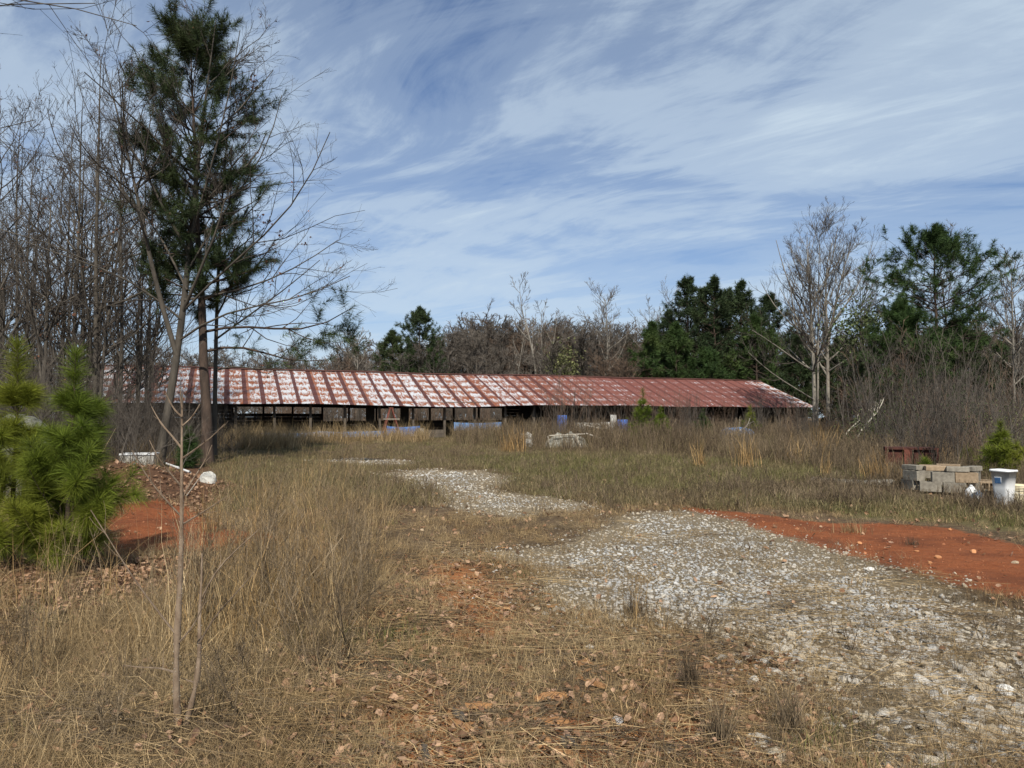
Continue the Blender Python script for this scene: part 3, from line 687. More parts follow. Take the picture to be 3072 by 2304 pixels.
for nrow in (PN-0.085, 2*HW-PN+0.085):
    for q in range(8):
        s0 = B0+q*(NSH*PW)/8; s1 = B0+(q+1)*(NSH*PW)/8
        mb = MB(); Vb = []
        for s in (s0, s1-0.01):
            zt = zeave(s)+(zridge(s)-zeave(s))*PN/HW-0.05
            Vb += [bp(s, nrow-0.02, zt-0.26), bp(s, nrow+0.02, zt-0.26), bp(s, nrow+0.02, zt), bp(s, nrow-0.02, zt)]
        mb.add(np.array(Vb)-BO, [[0, 4, 5, 1], [1, 5, 6, 2], [2, 6, 7, 3], [3, 7, 4, 0], [0, 1, 2, 3], [4, 7, 6, 5]]); part('eave_beam', mb.mesh('eave_beam', M['wood_old']), barn)
for s in posts[::2]:
    mb = MB(); z1 = zeave(s)+0.16
    mb.bar(bp(s+0.1, PN, z1)-BO, bp(s+0.1, 2*HW-PN, 2.52)-BO, 0.05, 4)
    mb.bar(bp(s+0.1, 0.1, zeave(s)-0.03)-BO, bp(s+0.1, HW, zridge(s)-0.09)-BO, 0.045, 4); mb.bar(bp(s+0.1, 2*HW-0.1, 2.33)-BO, bp(s+0.1, HW, zridge(s)-0.09)-BO, 0.045, 4)
    mb.bar(bp(s+0.1, HW, z1)-BO, bp(s+0.1, HW, zridge(s)-0.1)-BO, 0.04, 4)
    part('truss', mb.mesh('truss', M['wood_old']), barn)
# low walls: boards between posts; open bay where the track runs in (about 18 to 22 m)
rb_ = np.random.default_rng(9)
for k, s in enumerate(posts[:-1]):
    p = bp(s+pspace/2, PN, 0); g = Hs(p[0], p[1])
    if not (15.5 < s < 19.3):
        for q in range(2):
            mb = MB(); mb.box((p[0]-BO[0]-BN[0]*0.09, p[1]-BO[1]-BN[1]*0.09, g+0.13+0.24*q-BO[2]), (pspace/2-0.01, 0.02, 0.115), Mb @ rotm(0, rb_.normal(0, 0.012), 0)); part('wall_board', mb.mesh('wall_board', M['wood_old']), barn)
    p = bp(s+pspace/2, 2*HW-PN+0.09, 0); g = Hs(p[0], p[1])
    nb = 8 if (s < 3.5 or s > 24.5) else 6
    if s < 11.0 or s > 24.5:     # boarded up at both ends
        for q in range(nb):
            mb = MB(); mb.box((p[0]-BO[0], p[1]-BO[1], g+0.13+0.235*q-BO[2]), (pspace/2-0.01, 0.02, 0.113), Mb); part('wall_board', mb.mesh('wall_board', M['ribbed_wall']), barn)
    else:
        for q in range(3):
            mb = MB(); mb.box((p[0]-BO[0], p[1]-BO[1], g+0.15+0.29*q-BO[2]), (pspace/2-0.01, 0.02, 0.14), Mb @ rotm(0, rb_.normal(0, 0.01), 0)); part('wall_board', mb.mesh('wall_board', M['ribbed_wall']), barn)
# gable ends: vertical boards under the roof
for s, full in ((B0+0.12, True), (BLEN-0.2, True)):
    for q in range(30):
        n_ = 0.5+q*(2*HW-1.0)/30; w_ = (2*HW-1.0)/30; zt = 2.36+(ZR-2.36)*(1-abs(n_+w_/2-HW)/HW)-0.12
        p = bp(s, n_+w_/2, 0); g = Hs(p[0], p[1]) if full else 2.3
        mb = MB(); mb.box((p[0]-BO[0], p[1]-BO[1], (g+zt)/2-BO[2]), (0.012, w_/2-0.006, (zt-g)/2), Mb); part('gable_board', mb.mesh('gable_board', M['wood_old']), barn)
# inside partition with a dark doorway, and a sloping curtain rail
for q, (s0, s1) in enumerate(((13.0, 13.55), (15.2, 15.75))):
    p = bp((s0+s1)/2, 5.0, 0); g = Hs(p[0], p[1]); mb = MB(); mb.box((p[0]-BO[0], p[1]-BO[1], g+1.1-BO[2]), ((s1-s0)/2, 0.03, 1.1), Mb); part('partition', mb.mesh('partition', M['ribbed_wall']), barn)
for q in range(8):
    s = 20.4+q*pspace; p = bp(s+1.0, 7.2, 0)
    if s > 24:
        g = Hs(p[0], p[1]); mb = MB(); mb.box((p[0]-BO[0], p[1]-BO[1], g+0.95-BO[2]), (0.93, 0.03, 0.95), Mb); part('partition', mb.mesh('partition', M['ribbed_wall']), barn)

# ------------------------------------------------------------------ things in and before the barn
def cloth(rng, w, h, material, name, wr=0.05, nx=28, nz=14, sagt=0.06):
    u, v = np.meshgrid(np.linspace(0, 1, nx), np.linspace(0, 1, nz)); s_ = rng.uniform(0, 50)
    X = (u-0.5)*w; Z_ = v*h-sagt*np.sin(u*math.pi)*v+0.02*(vnoise(u*9+s_, v*0, 1.0, 4)-0.5)
    Y = wr*(fbm(u*w*3+s_, v*h*2+u*4, 0.5, 8)-0.5)*2+wr*0.5*np.sin(u*w*11+v*2+s_)
    b = np.stack([X, Y, Z_], -1).reshape(-1, 3); f_ = b+np.array([0, 0.006, 0])
    i = np.arange(nz-1)[:, None]*nx; j = np.arange(nx-1)[None]; Q = np.stack([i+j, i+j+1, i+nx+j+1, i+nx+j], -1).reshape(-1, 4)
    n = nx*nz
    ed = np.concatenate([np.arange(nx), np.arange(1, nz)*nx+nx-1, (nz-1)*nx+np.arange(nx-2, -1, -1), np.arange(nz-2, 0, -1)*nx]); e2 = np.roll(ed, -1)
    return mesh_np(name, np.concatenate([b, f_]), [Q, Q[:, ::-1]+n, np.stack([ed, ed+n, e2+n, e2], -1)], material, True)
bang = math.atan2(BE[1], BE[0]); rt = np.random.default_rng(31)
def barnpt(px, n):      # point on the line n metres behind the eave, under image column px
    u = (px-512)/F; p0 = BL+BN*n; s = (u*p0[1]-p0[0])/(BE[0]-u*BE[1]); p = p0+BE*s; return np.array([p[0], p[1], Hs(p[0], p[1])]), s
for px0, px1, z0, hh, mt, lb in ((387, 420, 0.10, 0.62, 'tarp', 'bright blue tarp sagging between two posts left of the open barn bay'),
                            (453+1, 502, 0.42, 0.50, 'tarp_pale', 'faded blue tarp stretched along the barn right of the open bay'),
                            (318, 385, 0.12, 0.36, 'tarp_pale', 'dull blue sheeting low along the barn behind golden grass'),
                            (262, 316, 0.12, 0.32, 'tarp_pale', 'greyish blue sheeting along barn nearest the big pine')):
    a, s0 = barnpt(px0, PN-0.22); b_, s1 = barnpt(px1, PN-0.22); c = (a+b_)/2
    solo('blue_tarp', cloth(rt, s1-s0, hh, M[mt], 'tarp', 0.045), lb, 'tarp', (c[0], c[1], c[2]+z0), (0, 0, bang), group='tarps along the barn')
# A-frame of red-brown poles
a, _ = barnpt(391, -0.9); r_ = thing('a_frame_ladder', 'red-brown metal A-frame ladder standing by the blue tarp', 'ladder', tuple(a), bang)
for sx in (-1, 1):
    for sy in (-1, 1):
        mb = MB(); mb.bar((sx*0.55, sy*0.35, 0), (sx*0.05, sy*0.05, 1.75), 0.035, 6); part('leg', mb.mesh('leg', M['red_metal']), r_)
for z_, w_ in ((1.15, 0.45), (0.6, 0.42)):
    mb = MB(); mb.bar((-w_, -0.17 if z_ > 1 else -0.25, z_), (w_, -0.17 if z_ > 1 else -0.25, z_), 0.022, 6); part('cross_bar', mb.mesh('cross_bar', M['wood_pale' if z_ > 1 else 'red_metal']), r_)
mb = MB(); mb.box((0, 0, 1.77), (0.12, 0.09, 0.02)); part('top_plate', mb.mesh('top_plate', M['red_metal']), r_)
# concrete footings at the foot of the bay's posts
for px, lb in ((420.5, 'pale concrete footing under the post right of the bright tarp'), (481, 'pale square concrete pier at left end of faded tarp')):
    a, _ = barnpt(px, PN-0.35); mb = MB(); mb.box((0, 0, 0.22), (0.17, 0.17, 0.34), taper=0.85); mb.box((0, 0, 0.575), (0.16, 0.16, 0.012))
    solo('concrete_footing', mb.mesh('footing', M['white_paint']), lb, 'footing', tuple(a), (0.03, 0.05, bang+0.1))
def drum(label, px, n, z=0.0, r=0.29, h=0.88, tilt=0.0):
    a, _ = barnpt(px, n); d_ = thing('blue_drum', label, 'drum', (a[0], a[1], a[2]+z), group='blue plastic drums'); d_.rotation_euler = (tilt, 0, 0.3)
    mb = MB(); mb.lathe([(0.001, 0), (r*0.93, 0), (r, 0.05), (r, h*0.32), (r*1.03, h*0.34), (r, h*0.36), (r, h*0.64), (r*1.03, h*0.66), (r, h*0.68), (r, h*0.93), (r*0.93, h), (r*0.9, h-0.02), (0.001, h-0.02)], 24)
    bd_ = part('body', mb.mesh('drum_body', M['blue_drum'], True), d_)
    mb = MB(); mb.lathe([(0.035, h-0.018), (0.035, h+0.012), (0.001, h+0.012)], 10, c=(r*0.55, 0, 0)); part('bung', mb.mesh('bung', M['white_plastic']), bd_)
drum('upright blue plastic drum behind bare saplings beside the barn', 562, -0.7, 0.0, 0.30, 1.35)
drum('rounded blue drum at right of the white panels', 622.5, -0.7, 0.0, 0.33, 1.05)
for px0, px1, z0, hh, lb in ((575, 600, 0.25, 0.62, 'dirty white panel leaning behind bare saplings at the barn'), (601, 610, 0.1, 0.80, 'narrow off-white panel beside the blue drum'), (611, 617, 0.2, 1.15, 'tall thin white sheet left of the rounded drum')):
    a, s0 = barnpt(px0, -0.2); b_, s1 = barnpt(px1, -0.2); c = (a+b_)/2; mb = MB(); mb.box((0, 0, (hh+z0)/2), ((s1-s0)/2, 0.02, (hh+z0)/2))
    solo('white_board', mb.mesh('board', M['white_paint']), lb, 'panel', (c[0], c[1], c[2]), (-0.12, 0.02, bang))
# blue covered heap at the right
a = G(737, 446); a = gx(737, 36.5); mb = MB(); 
u, v = np.meshgrid(np.linspace(0, 1, 26), np.linspace(0, 1, 18)); hx = (u-0.5)*1.75; hy = (v-0.5)*1.1
hz_ = 0.78*np.clip(np.minimum(np.minimum(u, 1-u)*6, np.minimum(v, 1-v)*5), 0, 1)**0.6*(0.88+0.25*fbm(u*3, v*3, 0.5, 12))
Q = np.stack([(np.arange(17)[:, None]*26+np.arange(25)[None]), (np.arange(17)[:, None]*26+np.arange(25)[None])+1, (np.arange(17)[:, None]*26+np.arange(25)[None])+27, (np.arange(17)[:, None]*26+np.arange(25)[None])+26], -1).reshape(-1, 4)
solo('covered_heap', mesh_np('heap', np.stack([hx, hy, hz_], -1).reshape(-1, 3), [Q], M['tarp_pale'], True), 'blue tarp-covered heap among bare brush before the right end of barn', 'tarp', tuple(a), (0, 0, 0.2))
# scrap heap: a flattened pale sheet with broken boards on it
ca = gx(566, 33.0)
rj = np.random.default_rng(77)
u, v = np.meshgrid(np.linspace(0, 1, 30), np.linspace(0, 1, 20)); hz_ = 0.72*np.sin(u*math.pi)**0.5*np.sin(v*math.pi)**0.6*(0.55+0.9*fbm(u*4, v*4, 0.6, 3))
Q = np.stack([(np.arange(19)[:, None]*30+np.arange(29)[None]), (np.arange(19)[:, None]*30+np.arange(29)[None])+1, (np.arange(19)[:, None]*30+np.arange(29)[None])+31, (np.arange(19)[:, None]*30+np.arange(29)[None])+30], -1).reshape(-1, 4)
M['scrap'] = simple('mildewed_canvas', (0.04, 0.042, 0.03), (0.30, 0.29, 0.25), 7, bs=0.6)
solo('scrap_canvas', mesh_np('scrap', np.stack([(u-0.5)*2.0, (v-0.5)*1.1, hz_*0.8], -1).reshape(-1, 3), [Q], M['scrap'], True), 'crumpled mildewed white canvas heap in the brown weeds', 'canvas', tuple(ca))
for k, (p0, p1, r_, lb) in enumerate((((0.85, -0.45, 0.62), (1.9, -0.9, 0.15), 0.035, 'pale pipe sloping down right from the scrap heap'), ((-0.8, -0.5, 0.52), (0.8, -0.5, 0.60), 0.03, 'long pale board lying across the scrap heap'), ((0.35, -0.60, 0.58), (0.62, -0.80, 0.0), 0.045, 'short white board standing in front of the scrap heap'), ((-0.85, -0.6, 0.5), (-0.75, -0.7, 0.0), 0.025, 'thin pale stick propped at left of the scrap heap'))):
    mb = MB(); mb.tubes(np.array([[p0, (np.array(p0)+np.array(p1))/2+rj.normal(0, 0.02, 3), p1]]), np.array([[r_, r_*0.95, r_*0.9]]), 7); o = solo('scrap_board', mb.mesh('scrap_board', M['wood_pale']), lb, 'board', tuple(ca))
for k, (px, Y, sz, lb) in enumerate(((527, 33.5, 0.32, 'white crumpled scrap at left of the scrap heap'), (528, 32.2, 0.22, 'small pale scrap low in weeds left of the heap'))):
    a = gx(px, Y); ico = None
    mb = MB(); mb.lathe([(0.01, 0), (sz*0.7, 0.05), (sz, sz*0.8), (sz*0.5, sz*1.6), (0.01, sz*1.9)], 9); me = mb.mesh('scrap', M['white_paint']); 
    for vtx in me.vertices: vtx.co += Vector(rj.normal(0, sz*0.16, 3))
    solo('crumpled_scrap', me, lb, 'scrap', tuple(a))
# bleached fallen branches
def branch_thing(label, pts, r, name='fallen_branch', material='wood_pale', n=3, seed=1, cat='branch'):
    rg = np.random.default_rng(seed); pts = np.array(pts, float); o = pts[0].copy(); P = smooth_path(pts-o, 7)[None]; R = np.linspace(1, 0.4, 7)[None]*r
    root = thing(name, label, cat, tuple(o)); mb = MB(); mb.tubes(P, R, 6); part('stem', mb.mesh('stem', M[material], True), root)
    if n:
        C, CR = children(rg, P, R, n, 0.25, 0.95, 0.7, 0.45, 0.1, 4, 0.6, 0.12, rmin=r*0.25); C2, CR2 = children(rg, C, CR, 2, 0.3, 0.95, 0.7, 0.5, 0.1, 3, 0.7, 0.12, rmin=r*0.2)
        mb = MB(); mb.tubes(C, CR, 4); mb.tubes(C2, CR2, 3); part('side_branches', mb.mesh('sidebr', M[material]), root)
    return root
branch_thing('bleached dead branch right of the scrap heap below white panels', [at(584, 425, 35), at(597, 428, 35.2), at(608, 429, 35.5)], 0.04, n=4, seed=2)
branch_thing('forked bleached branch lying across the blue covered heap', [at(722, 437, 35.5), at(735, 432, 35.3), at(749, 428, 35.2), at(750, 418, 35.2)], 0.04, n=4, seed=3)
branch_thing('bleached leaning branch under the twin bare trees', [at(838, 450, 33), at(846, 432, 33), at(860, 420, 33.3)], 0.045, n=4, seed=4)
branch_thing('pale crooked branch in brush right of the twin trees', [at(857, 438, 30), at(864, 424, 30), at(878, 414, 30.2), at(884, 398, 30.5)], 0.04, n=4, seed=6)

# ------------------------------------------------------------------ right: block ring, bin, bucket, jugs
def rough_box(mb, c, half, Mx=None): mb.box(c, half, Mx)
def hollow_block():
    mb = MB(); l, d, h = 0.195, 0.0975, 0.0975; w = 0.032
    mb.box((0, -d+w/2, h), (l, w/2, h)); mb.box((0, d-w/2, h), (l, w/2, h))
    for x in (-l+w/2, 0, l-w/2): mb.box((x, 0, h), (w/2, d-w, h))
    return mb
def solid_block(l=0.195, d=0.0975, h=0.05):
    b = 0.008; mb = MB()
    v = []
    for z, i_ in ((0, b), (b, 0), (2*h-b, 0), (2*h, b)):
        v += [(-l+i_, -d+i_, z), (l-i_, -d+i_, z), (l-i_, d-i_, z), (-l+i_, d-i_, z)]
    q = [[0, 3, 2, 1], [12, 13, 14, 15]]
    for r in range(3):
        for s in range(4): q.append([r*4+s, r*4+(s+1) % 4, r*4+4+(s+1) % 4, r*4+4+s])
    mb.add(v, q); return mb
hbm = {k: hollow_block().mesh('hollow_block', M[k]) for k in ('concrete', 'concrete_tan')}
sbm = {k: solid_block().mesh('solid_block', M[k]) for k in ('concrete', 'concrete_tan')}
RC = G(938, 491); phi = math.atan2(RC[0], RC[1]); rvx = np.array([math.cos(phi), -math.sin(phi)]); avx = np.array([math.sin(phi), math.cos(phi)])
def ring(r, a, z): p = RC[:2]+rvx*r+avx*a; return (p[0], p[1], RC[2]+z)
BLK = [ # mesh, tone, right, away, z, yaw(deg, 0 = long side to viewer), label
 (0, 'concrete', 0.08, -0.47, 0.14, 10, 'grey block with lit long face, middle row centre of the ring'),
 (0, 'concrete_tan', 0.46, -0.40, 0.14, 8, 'tan-grey block at front right of the ring middle row'),
 (0, 'concrete', -0.40, -0.28, 0.14, -48, 'block turned edge-on with a dark long face, ring front left'),
 (0, 'concrete', -0.48, 0.18, 0.14, -85, 'block hidden at left rear of the block ring'),
 (0, 'concrete', -0.18, 0.44, 0.14, 12, 'block at the rear left of the block ring'),
 (0, 'concrete', 0.26, 0.44, 0.14, -6, 'block at the rear centre of the block ring'),
 (0, 'concrete', 0.60, 0.06, 0.14, 80, 'block on the right flank of the block ring'),
 (0, 'concrete', 0.27, -0.52, -0.06, 4, 'half-sunk block at the ring foot, right of centre'),
 (0, 'concrete', -0.12, -0.50, -0.06, 6, 'half-sunk block at the ring foot, left of centre'),
 (0, 'concrete', -0.45, -0.20, -0.06, -55, 'half-sunk block in dark shade at ring left foot'),
 (0, 'concrete', 0.58, -0.22, -0.06, 60, 'half-sunk block at the ring foot, right end'),
 (0, 'concrete', 0.10, 0.46, -0.06, 3, 'sunken block at the back of the block ring foot'),
 (1, 'concrete', -0.42, -0.12, 0.335, -45, 'flat grey cap block, leftmost on the ring top'),
 (1, 'concrete_tan', -0.13, 0.02, 0.335, -3, 'flat tan cap block, second from left on the ring top'),
 (1, 'concrete_tan', -0.03, -0.26, 0.335, 14, 'flat tan cap block tucked behind the centre block'),
 (0, 'concrete_tan', 0.19, 0.36, 0.335, 0, 'hollow block with open cores on the ring back rim'),
 (1, 'concrete', 0.33, -0.36, 0.335, 4, 'flat grey cap block, front centre on the ring top'),
 (1, 'concrete', 0.58, -0.02, 0.335, 62, 'flat grey cap block, rightmost on the ring top'),
]
for k, (ty, tn, r, a, z, yw, lb) in enumerate(BLK):
    me = (hbm if ty == 0 else sbm)[tn]; sc = (1, 1, 1)
    if k == 15: sc = (1.1, 1, 0.55)
    solo('concrete_block', me, lb, 'concrete block', ring(r*1.06, a*1.06, z+0.09+0.002*k*0.3), (0, 0, -phi+math.radians(yw)), sc, group='blocks of the fire ring')
for r, a, z, rx, yw, lb in ((0.80, 0.0, -0.02, 1.57, 30, 'loose block on end showing its open cores right of the ring'), (0.86, 0.32, 0.0, 0.0, -20, 'loose tan block right behind the ring'), (1.0, 0.12, -0.05, 0.3, 50, 'small tilted block near the jugs')):
    solo('concrete_block', hbm['concrete_tan'], lb, 'concrete block', ring(r, a, z+0.07+(0.1 if rx > 1 else 0)), (rx, 0, -phi+math.radians(yw)), 0.9, group='blocks of the fire ring')
# slab in the weeds
sp0 = G(838, 484); mb = MB(); mb.box((0, 0, 0.10), (0.55, 0.22, 0.05)); mb2 = MB(); mb2.box((0, 0, 0.1), (0.34, 0.18, 0.05))
solo('concrete_slab', mb.mesh('slab', M['concrete']), 'low grey concrete slab in weeds left of the ring', 'slab', tuple(sp0-np.array([0, 0, 0.06])), (0.06, 0.03, -0.45))
solo('concrete_slab', mb2.mesh('slab', M['concrete']), 'broken slab piece at right end of the low slab', 'slab', (sp0[0]+0.72, sp0[1]-0.30, sp0[2]-0.05), (0.05, -0.06, -0.30))
# rusty frame
fp = G(912, 471)+np.array([0, 0, -0.04]); fr_ = thing('rusty_frame', 'rusty red-brown metal box frame in weeds behind the ring', 'metal frame', tuple(fp), -0.42)
wv2 = 0.62; 
for x in (-wv2, -0.02, wv2):
    for y in (0, 0.7):
        mb = MB(); mb.box((x, y, 0.30), (0.03, 0.03, 0.32)); part('upright', mb.mesh('upright', M['rust_dark']), fr_)
for y in (0, 0.7):
    mb = MB(); mb.box((0, y, 0.645), (wv2+0.03, 0.035, 0.024)); part('rail', mb.mesh('rail', M['rust_dark']), fr_)
for xx in (-0.33, 0.31):
    mb = MB(); mb.box((xx, 0.045, 0.40), (0.255, 0.006, 0.25)); part('back_plate', mb.mesh('plate', M['rust_dark']), fr_)
mb = MB(); mb.box((0, 0.35, 0.675), (wv2+0.02, 0.37, 0.004)); part('top_plate', mb.mesh('top_plate', M['rust_dark']), fr_)
mb = MB(); mb.box((-0.11, -0.04, 0.38), (0.07, 0.006, 0.24)); part('red_strap', mb.mesh('strap', M['red_metal']), fr_)
# white bin
bn = G(1004.5, 506); bin_ = thing('white_bin', 'tall white plastic bin with blue sticker beside the cream bucket', 'bin', tuple(bn), -phi-0.62)
def rrect(w, d, rad_, n=7):
    pts = []
    for cx, cy, a0 in ((w-rad_, d-rad_, 0), (-w+rad_, d-rad_, 90), (-w+rad_, -d+rad_, 180), (w-rad_, -d+rad_, 270)):
        for q in range(n): a = math.radians(a0+90*q/(n-1)); pts.append((cx+rad_*math.cos(a), cy+rad_*math.sin(a)))
    return np.array(pts)
def loft(mb, secs):
    n = len(secs[0][0]); V = []
    for p, z in secs: V.append(np.column_stack([p, z if not np.isscalar(z) else np.full(n, z)]))
    m_ = len(secs); i = np.arange(m_-1)[:, None]*n; j = np.arange(n)[None]; j2 = (j+1) % n
    mb.add(np.concatenate(V), np.stack([i+j, i+j2, i+n+j2, i+n+j], -1).reshape(-1, 4))
mb = MB(); bh = 0.64
dip = lambda p: -0.02*np.exp(-((p[:, 0]-0.02)/0.07)**2)
pB, pT, pR = rrect(0.115, 0.105, 0.05), rrect(0.160, 0.145, 0.06), rrect(0.182, 0.167, 0.08)
loft(mb, [(pB*0.02, 0.004), (pB*0.9, 0.0), (pB, 0.02), ((pB+pT)/2, bh/2), (pT, bh-0.03+dip(pT)), (pR*0.985, bh-0.04+dip(pR)), (pR, bh-0.02+dip(pR)), (pR*0.97, bh+dip(pR)), (pT*0.96, bh-0.005+dip(pT)), (pT*0.95, bh-0.06), (pB*0.95, 0.03), (pB*0.02, 0.028)])
bb_ = part('body', mb.mesh('bin_body', M['white_plastic'], True), bin_)
mb = MB(); mb.box((0, 0, 0), (0.05, 0.002, 0.05)); st_ = part('sticker', mb.mesh('sticker', M['sticker']), bb_); st_.location = (-0.02, -0.1365, 0.45); st_.rotation_euler = (0.095, 0, 0)
mb = MB(); mb.box((0, 0, 0), (0.058, 0.0015, 0.060)); s2_ = part('sticker_border', mb.mesh('sticker_border', M['white_plastic']), bb_); s2_.location = (-0.013, -0.1335, 0.452); s2_.rotation_euler = (0.095, 0, 0)
# cream bucket
bk = G(1023.5, 506.5); bu = thing('cream_bucket', 'cream plastic bucket with ribbed rim at the right edge', 'bucket', tuple(bk+np.array([0.02, 0.12, 0])))
mb = MB(); mb.lathe([(0.001, 0.0), (0.128, 0.0), (0.132, 0.01), (0.146, 0.27)], 28); mb.lathe([(0.146, 0.365), (0.150, 0.368), (0.149, 0.372), (0.141, 0.37), (0.127, 0.02), (0.001, 0.018)], 28); ub_ = part('body', mb.mesh('bucket', M['cream_plastic'], True), bu)
for z in (0.27, 0.295, 0.32, 0.345):
    mb = MB(); mb.lathe([(0.1455+(z-0.27)*0.02, z), (0.158, z+0.002), (0.158, z+0.010), (0.1455+(z-0.27)*0.02, z+0.013), (0.1465+(z-0.27)*0.02, z+0.026)], 28); part('rim_rib', mb.mesh('rib', M['cream_plastic'], True), ub_)
mb = MB(); an_ = np.linspace(math.radians(195), math.radians(345), 14); mb.tubes(np.stack([0.16*np.cos(an_), 0.16*np.sin(an_), 0.30+0.10*np.sin((an_-math.pi)*1.0)*-1.0], -1)[None], np.full((1, 14), 0.003), 5); part('handle', mb.mesh('handle', M['steel']), bu)
def jug(label, px, py, sc, tilt, yaw):
    p = G(px, py); j = thing('plastic_jug', label, 'jug', tuple(p), yaw); j.rotation_euler = (tilt[0], tilt[1], yaw); j.scale = (sc,)*3
    mb = MB(); loft(mb, [(rrect(0.075, 0.075, 0.03)*0.02, 0.004), (rrect(0.072, 0.072, 0.03), 0.0), (rrect(0.078, 0.078, 0.032), 0.02), (rrect(0.078, 0.078, 0.032), 0.14), (rrect(0.066, 0.066, 0.04), 0.19), (rrect(0.035, 0.035, 0.034), 0.235), (rrect(0.02, 0.02, 0.0199), 0.25)]); jb_ = part('body', mb.mesh('jug', M['white_plastic'], True), j)
    mb = MB(); mb.lathe([(0.022, 0.25), (0.022, 0.268), (0.001, 0.268)], 14); part('cap', mb.mesh('cap', M['white_plastic']), jb_)
    mb = MB(); mb.tubes(smooth_path([(0.03, 0, 0.232), (0.075, 0, 0.225), (0.092, 0, 0.19), (0.085, 0, 0.13), (0.072, 0, 0.115)], 8)[None], np.full((1, 8), 0.011), 7); part('handle', mb.mesh('handle', M['white_plastic'], True), jb_)
jug('large white jug in the weeds right of the block ring', 971, 501, 1.15, (0.15, -0.2), 0.5)
jug('small white jug between large jug and the white bin', 981, 503, 0.85, (-0.1, 0.1), 1.4)
bb = G(986.5, 503.5); bo_ = thing('brown_bottle', 'brown bottle standing in weeds left of the bin', 'bottle', tuple(bb))
mb = MB(); mb.lathe([(0.001, 0), (0.036, 0), (0.038, 0.01), (0.038, 0.13), (0.016, 0.18), (0.015, 0.23)], 14); part('glass', mb.mesh('glass', M['brown_glass'], True), bo_)
mb = MB(); mb.lathe([(0.017, 0.228), (0.018, 0.25), (0.001, 0.252)], 12); part('cap', mb.mesh('cap', M['cream_plastic']), bo_)

# ------------------------------------------------------------------ left: mound with pipe, bag, white box
p0 = G(151, 461); p1 = G(190, 475); p1[2] += 0.02; p0[2] += 0.05; d_ = (p1-p0); mid_ = (p0+p1)/2
mb = MB(); mb.tubes(np.array([[p0-p0, p1-p0]]), np.array([[0.03, 0.03]]), 12); mb.tubes(np.array([[(p1-p0)*0.72, (p1-p0)*0.77]]), np.array([[0.038, 0.038]]), 12)
solo('white_pipe', mb.mesh('pipe', M['white_plastic'], True), 'white plastic pipe lying on the leaf-covered mound', 'pipe', tuple(p0+np.array([0, 0, 0.05])))
bg_ = G(208, 482.5); mb = MB(); rgb = np.random.default_rng(3)
u, v = np.meshgrid(np.linspace(0, 2*math.pi, 24, endpoint=False), np.linspace(0.02, 1, 12)); rr0 = 0.15*np.sin(v*math.pi*0.5)**0.6*(1+0.3*(fbm(np.cos(u)*2+5, np.sin(u)*2+v*3+5, 0.5, 4)-0.5))
Vb = np.stack([rr0*np.cos(u)*1.1, rr0*np.sin(u)*0.8, 0.23*np.cos(v*math.pi*0.5)**0.7*(0.9+0.2*vnoise(u*2, v*4, 0.5, 2))], -1); i = np.arange(11)[:, None]*24; j = np.arange(24)[None]; j2 = (j+1) % 24
solo('white_bag', mesh_np('bag', Vb.reshape(-1, 3), [np.stack([i+j, i+24+j, i+24+j2, i+j2], -1).reshape(-1, 4)], M['white_paint'], False), 'crumpled white plastic bag at right foot of the mound', 'bag', tuple(bg_+np.array([0, 0, -0.02])))
branch_thing('pale stick leaning below the white bag', [G(186, 498)+np.array([0, 0, 0.03]), G(192, 491)+np.array([0, 0, 0.05]), G(200, 483)+np.array([0, 0, 0.12])], 0.012, 'pale_stick', n=0, cat='stick')
wb = gx(141, 20.5); mb = MB(); mb.box((0, 0, 0.22), (0.42, 0.3, 0.21)); w_ = thing('white_box', 'white lidded box half hidden left of the leaning trunk', 'box', tuple(wb), 0.25); part('body', mb.mesh('box_body', M['white_paint']), w_)
mb = MB(); mb.box((0, 0, 0.455), (0.45, 0.33, 0.022)); part('lid', mb.mesh('lid', M['white_plastic']), w_)
wb = gx(20, 12.5); mb = MB(); mb.box((0, 0, 0.75), (0.55, 0.3, 0.75)); 
u, v = np.meshgrid(np.linspace(-1, 1, 20), np.linspace(-1, 1, 16)); zz_ = 1.46*(1-0.35*(u**2+v**2)/2*2*0.5)*np.clip(1.35-np.maximum(np.abs(u), np.abs(v))**6*1.3, 0.05, 1)+0.12*(fbm(u*2+4, v*2+4, 0.5, 6)-0.5)
Q = np.stack([(np.arange(15)[:, None]*20+np.arange(19)[None]), (np.arange(15)[:, None]*20+np.arange(19)[None])+1, (np.arange(15)[:, None]*20+np.arange(19)[None])+21, (np.arange(15)[:, None]*20+np.arange(19)[None])+20], -1).reshape(-1, 4)
solo('brush_heap_cover', mesh_np('cover', np.stack([u*0.42, v*0.5, np.maximum(zz_, -0.05)], -1).reshape(-1, 3), [Q], M['scrap'], True), 'pale grey covered heap glimpsed behind the young pines', 'heap', tuple(wb))

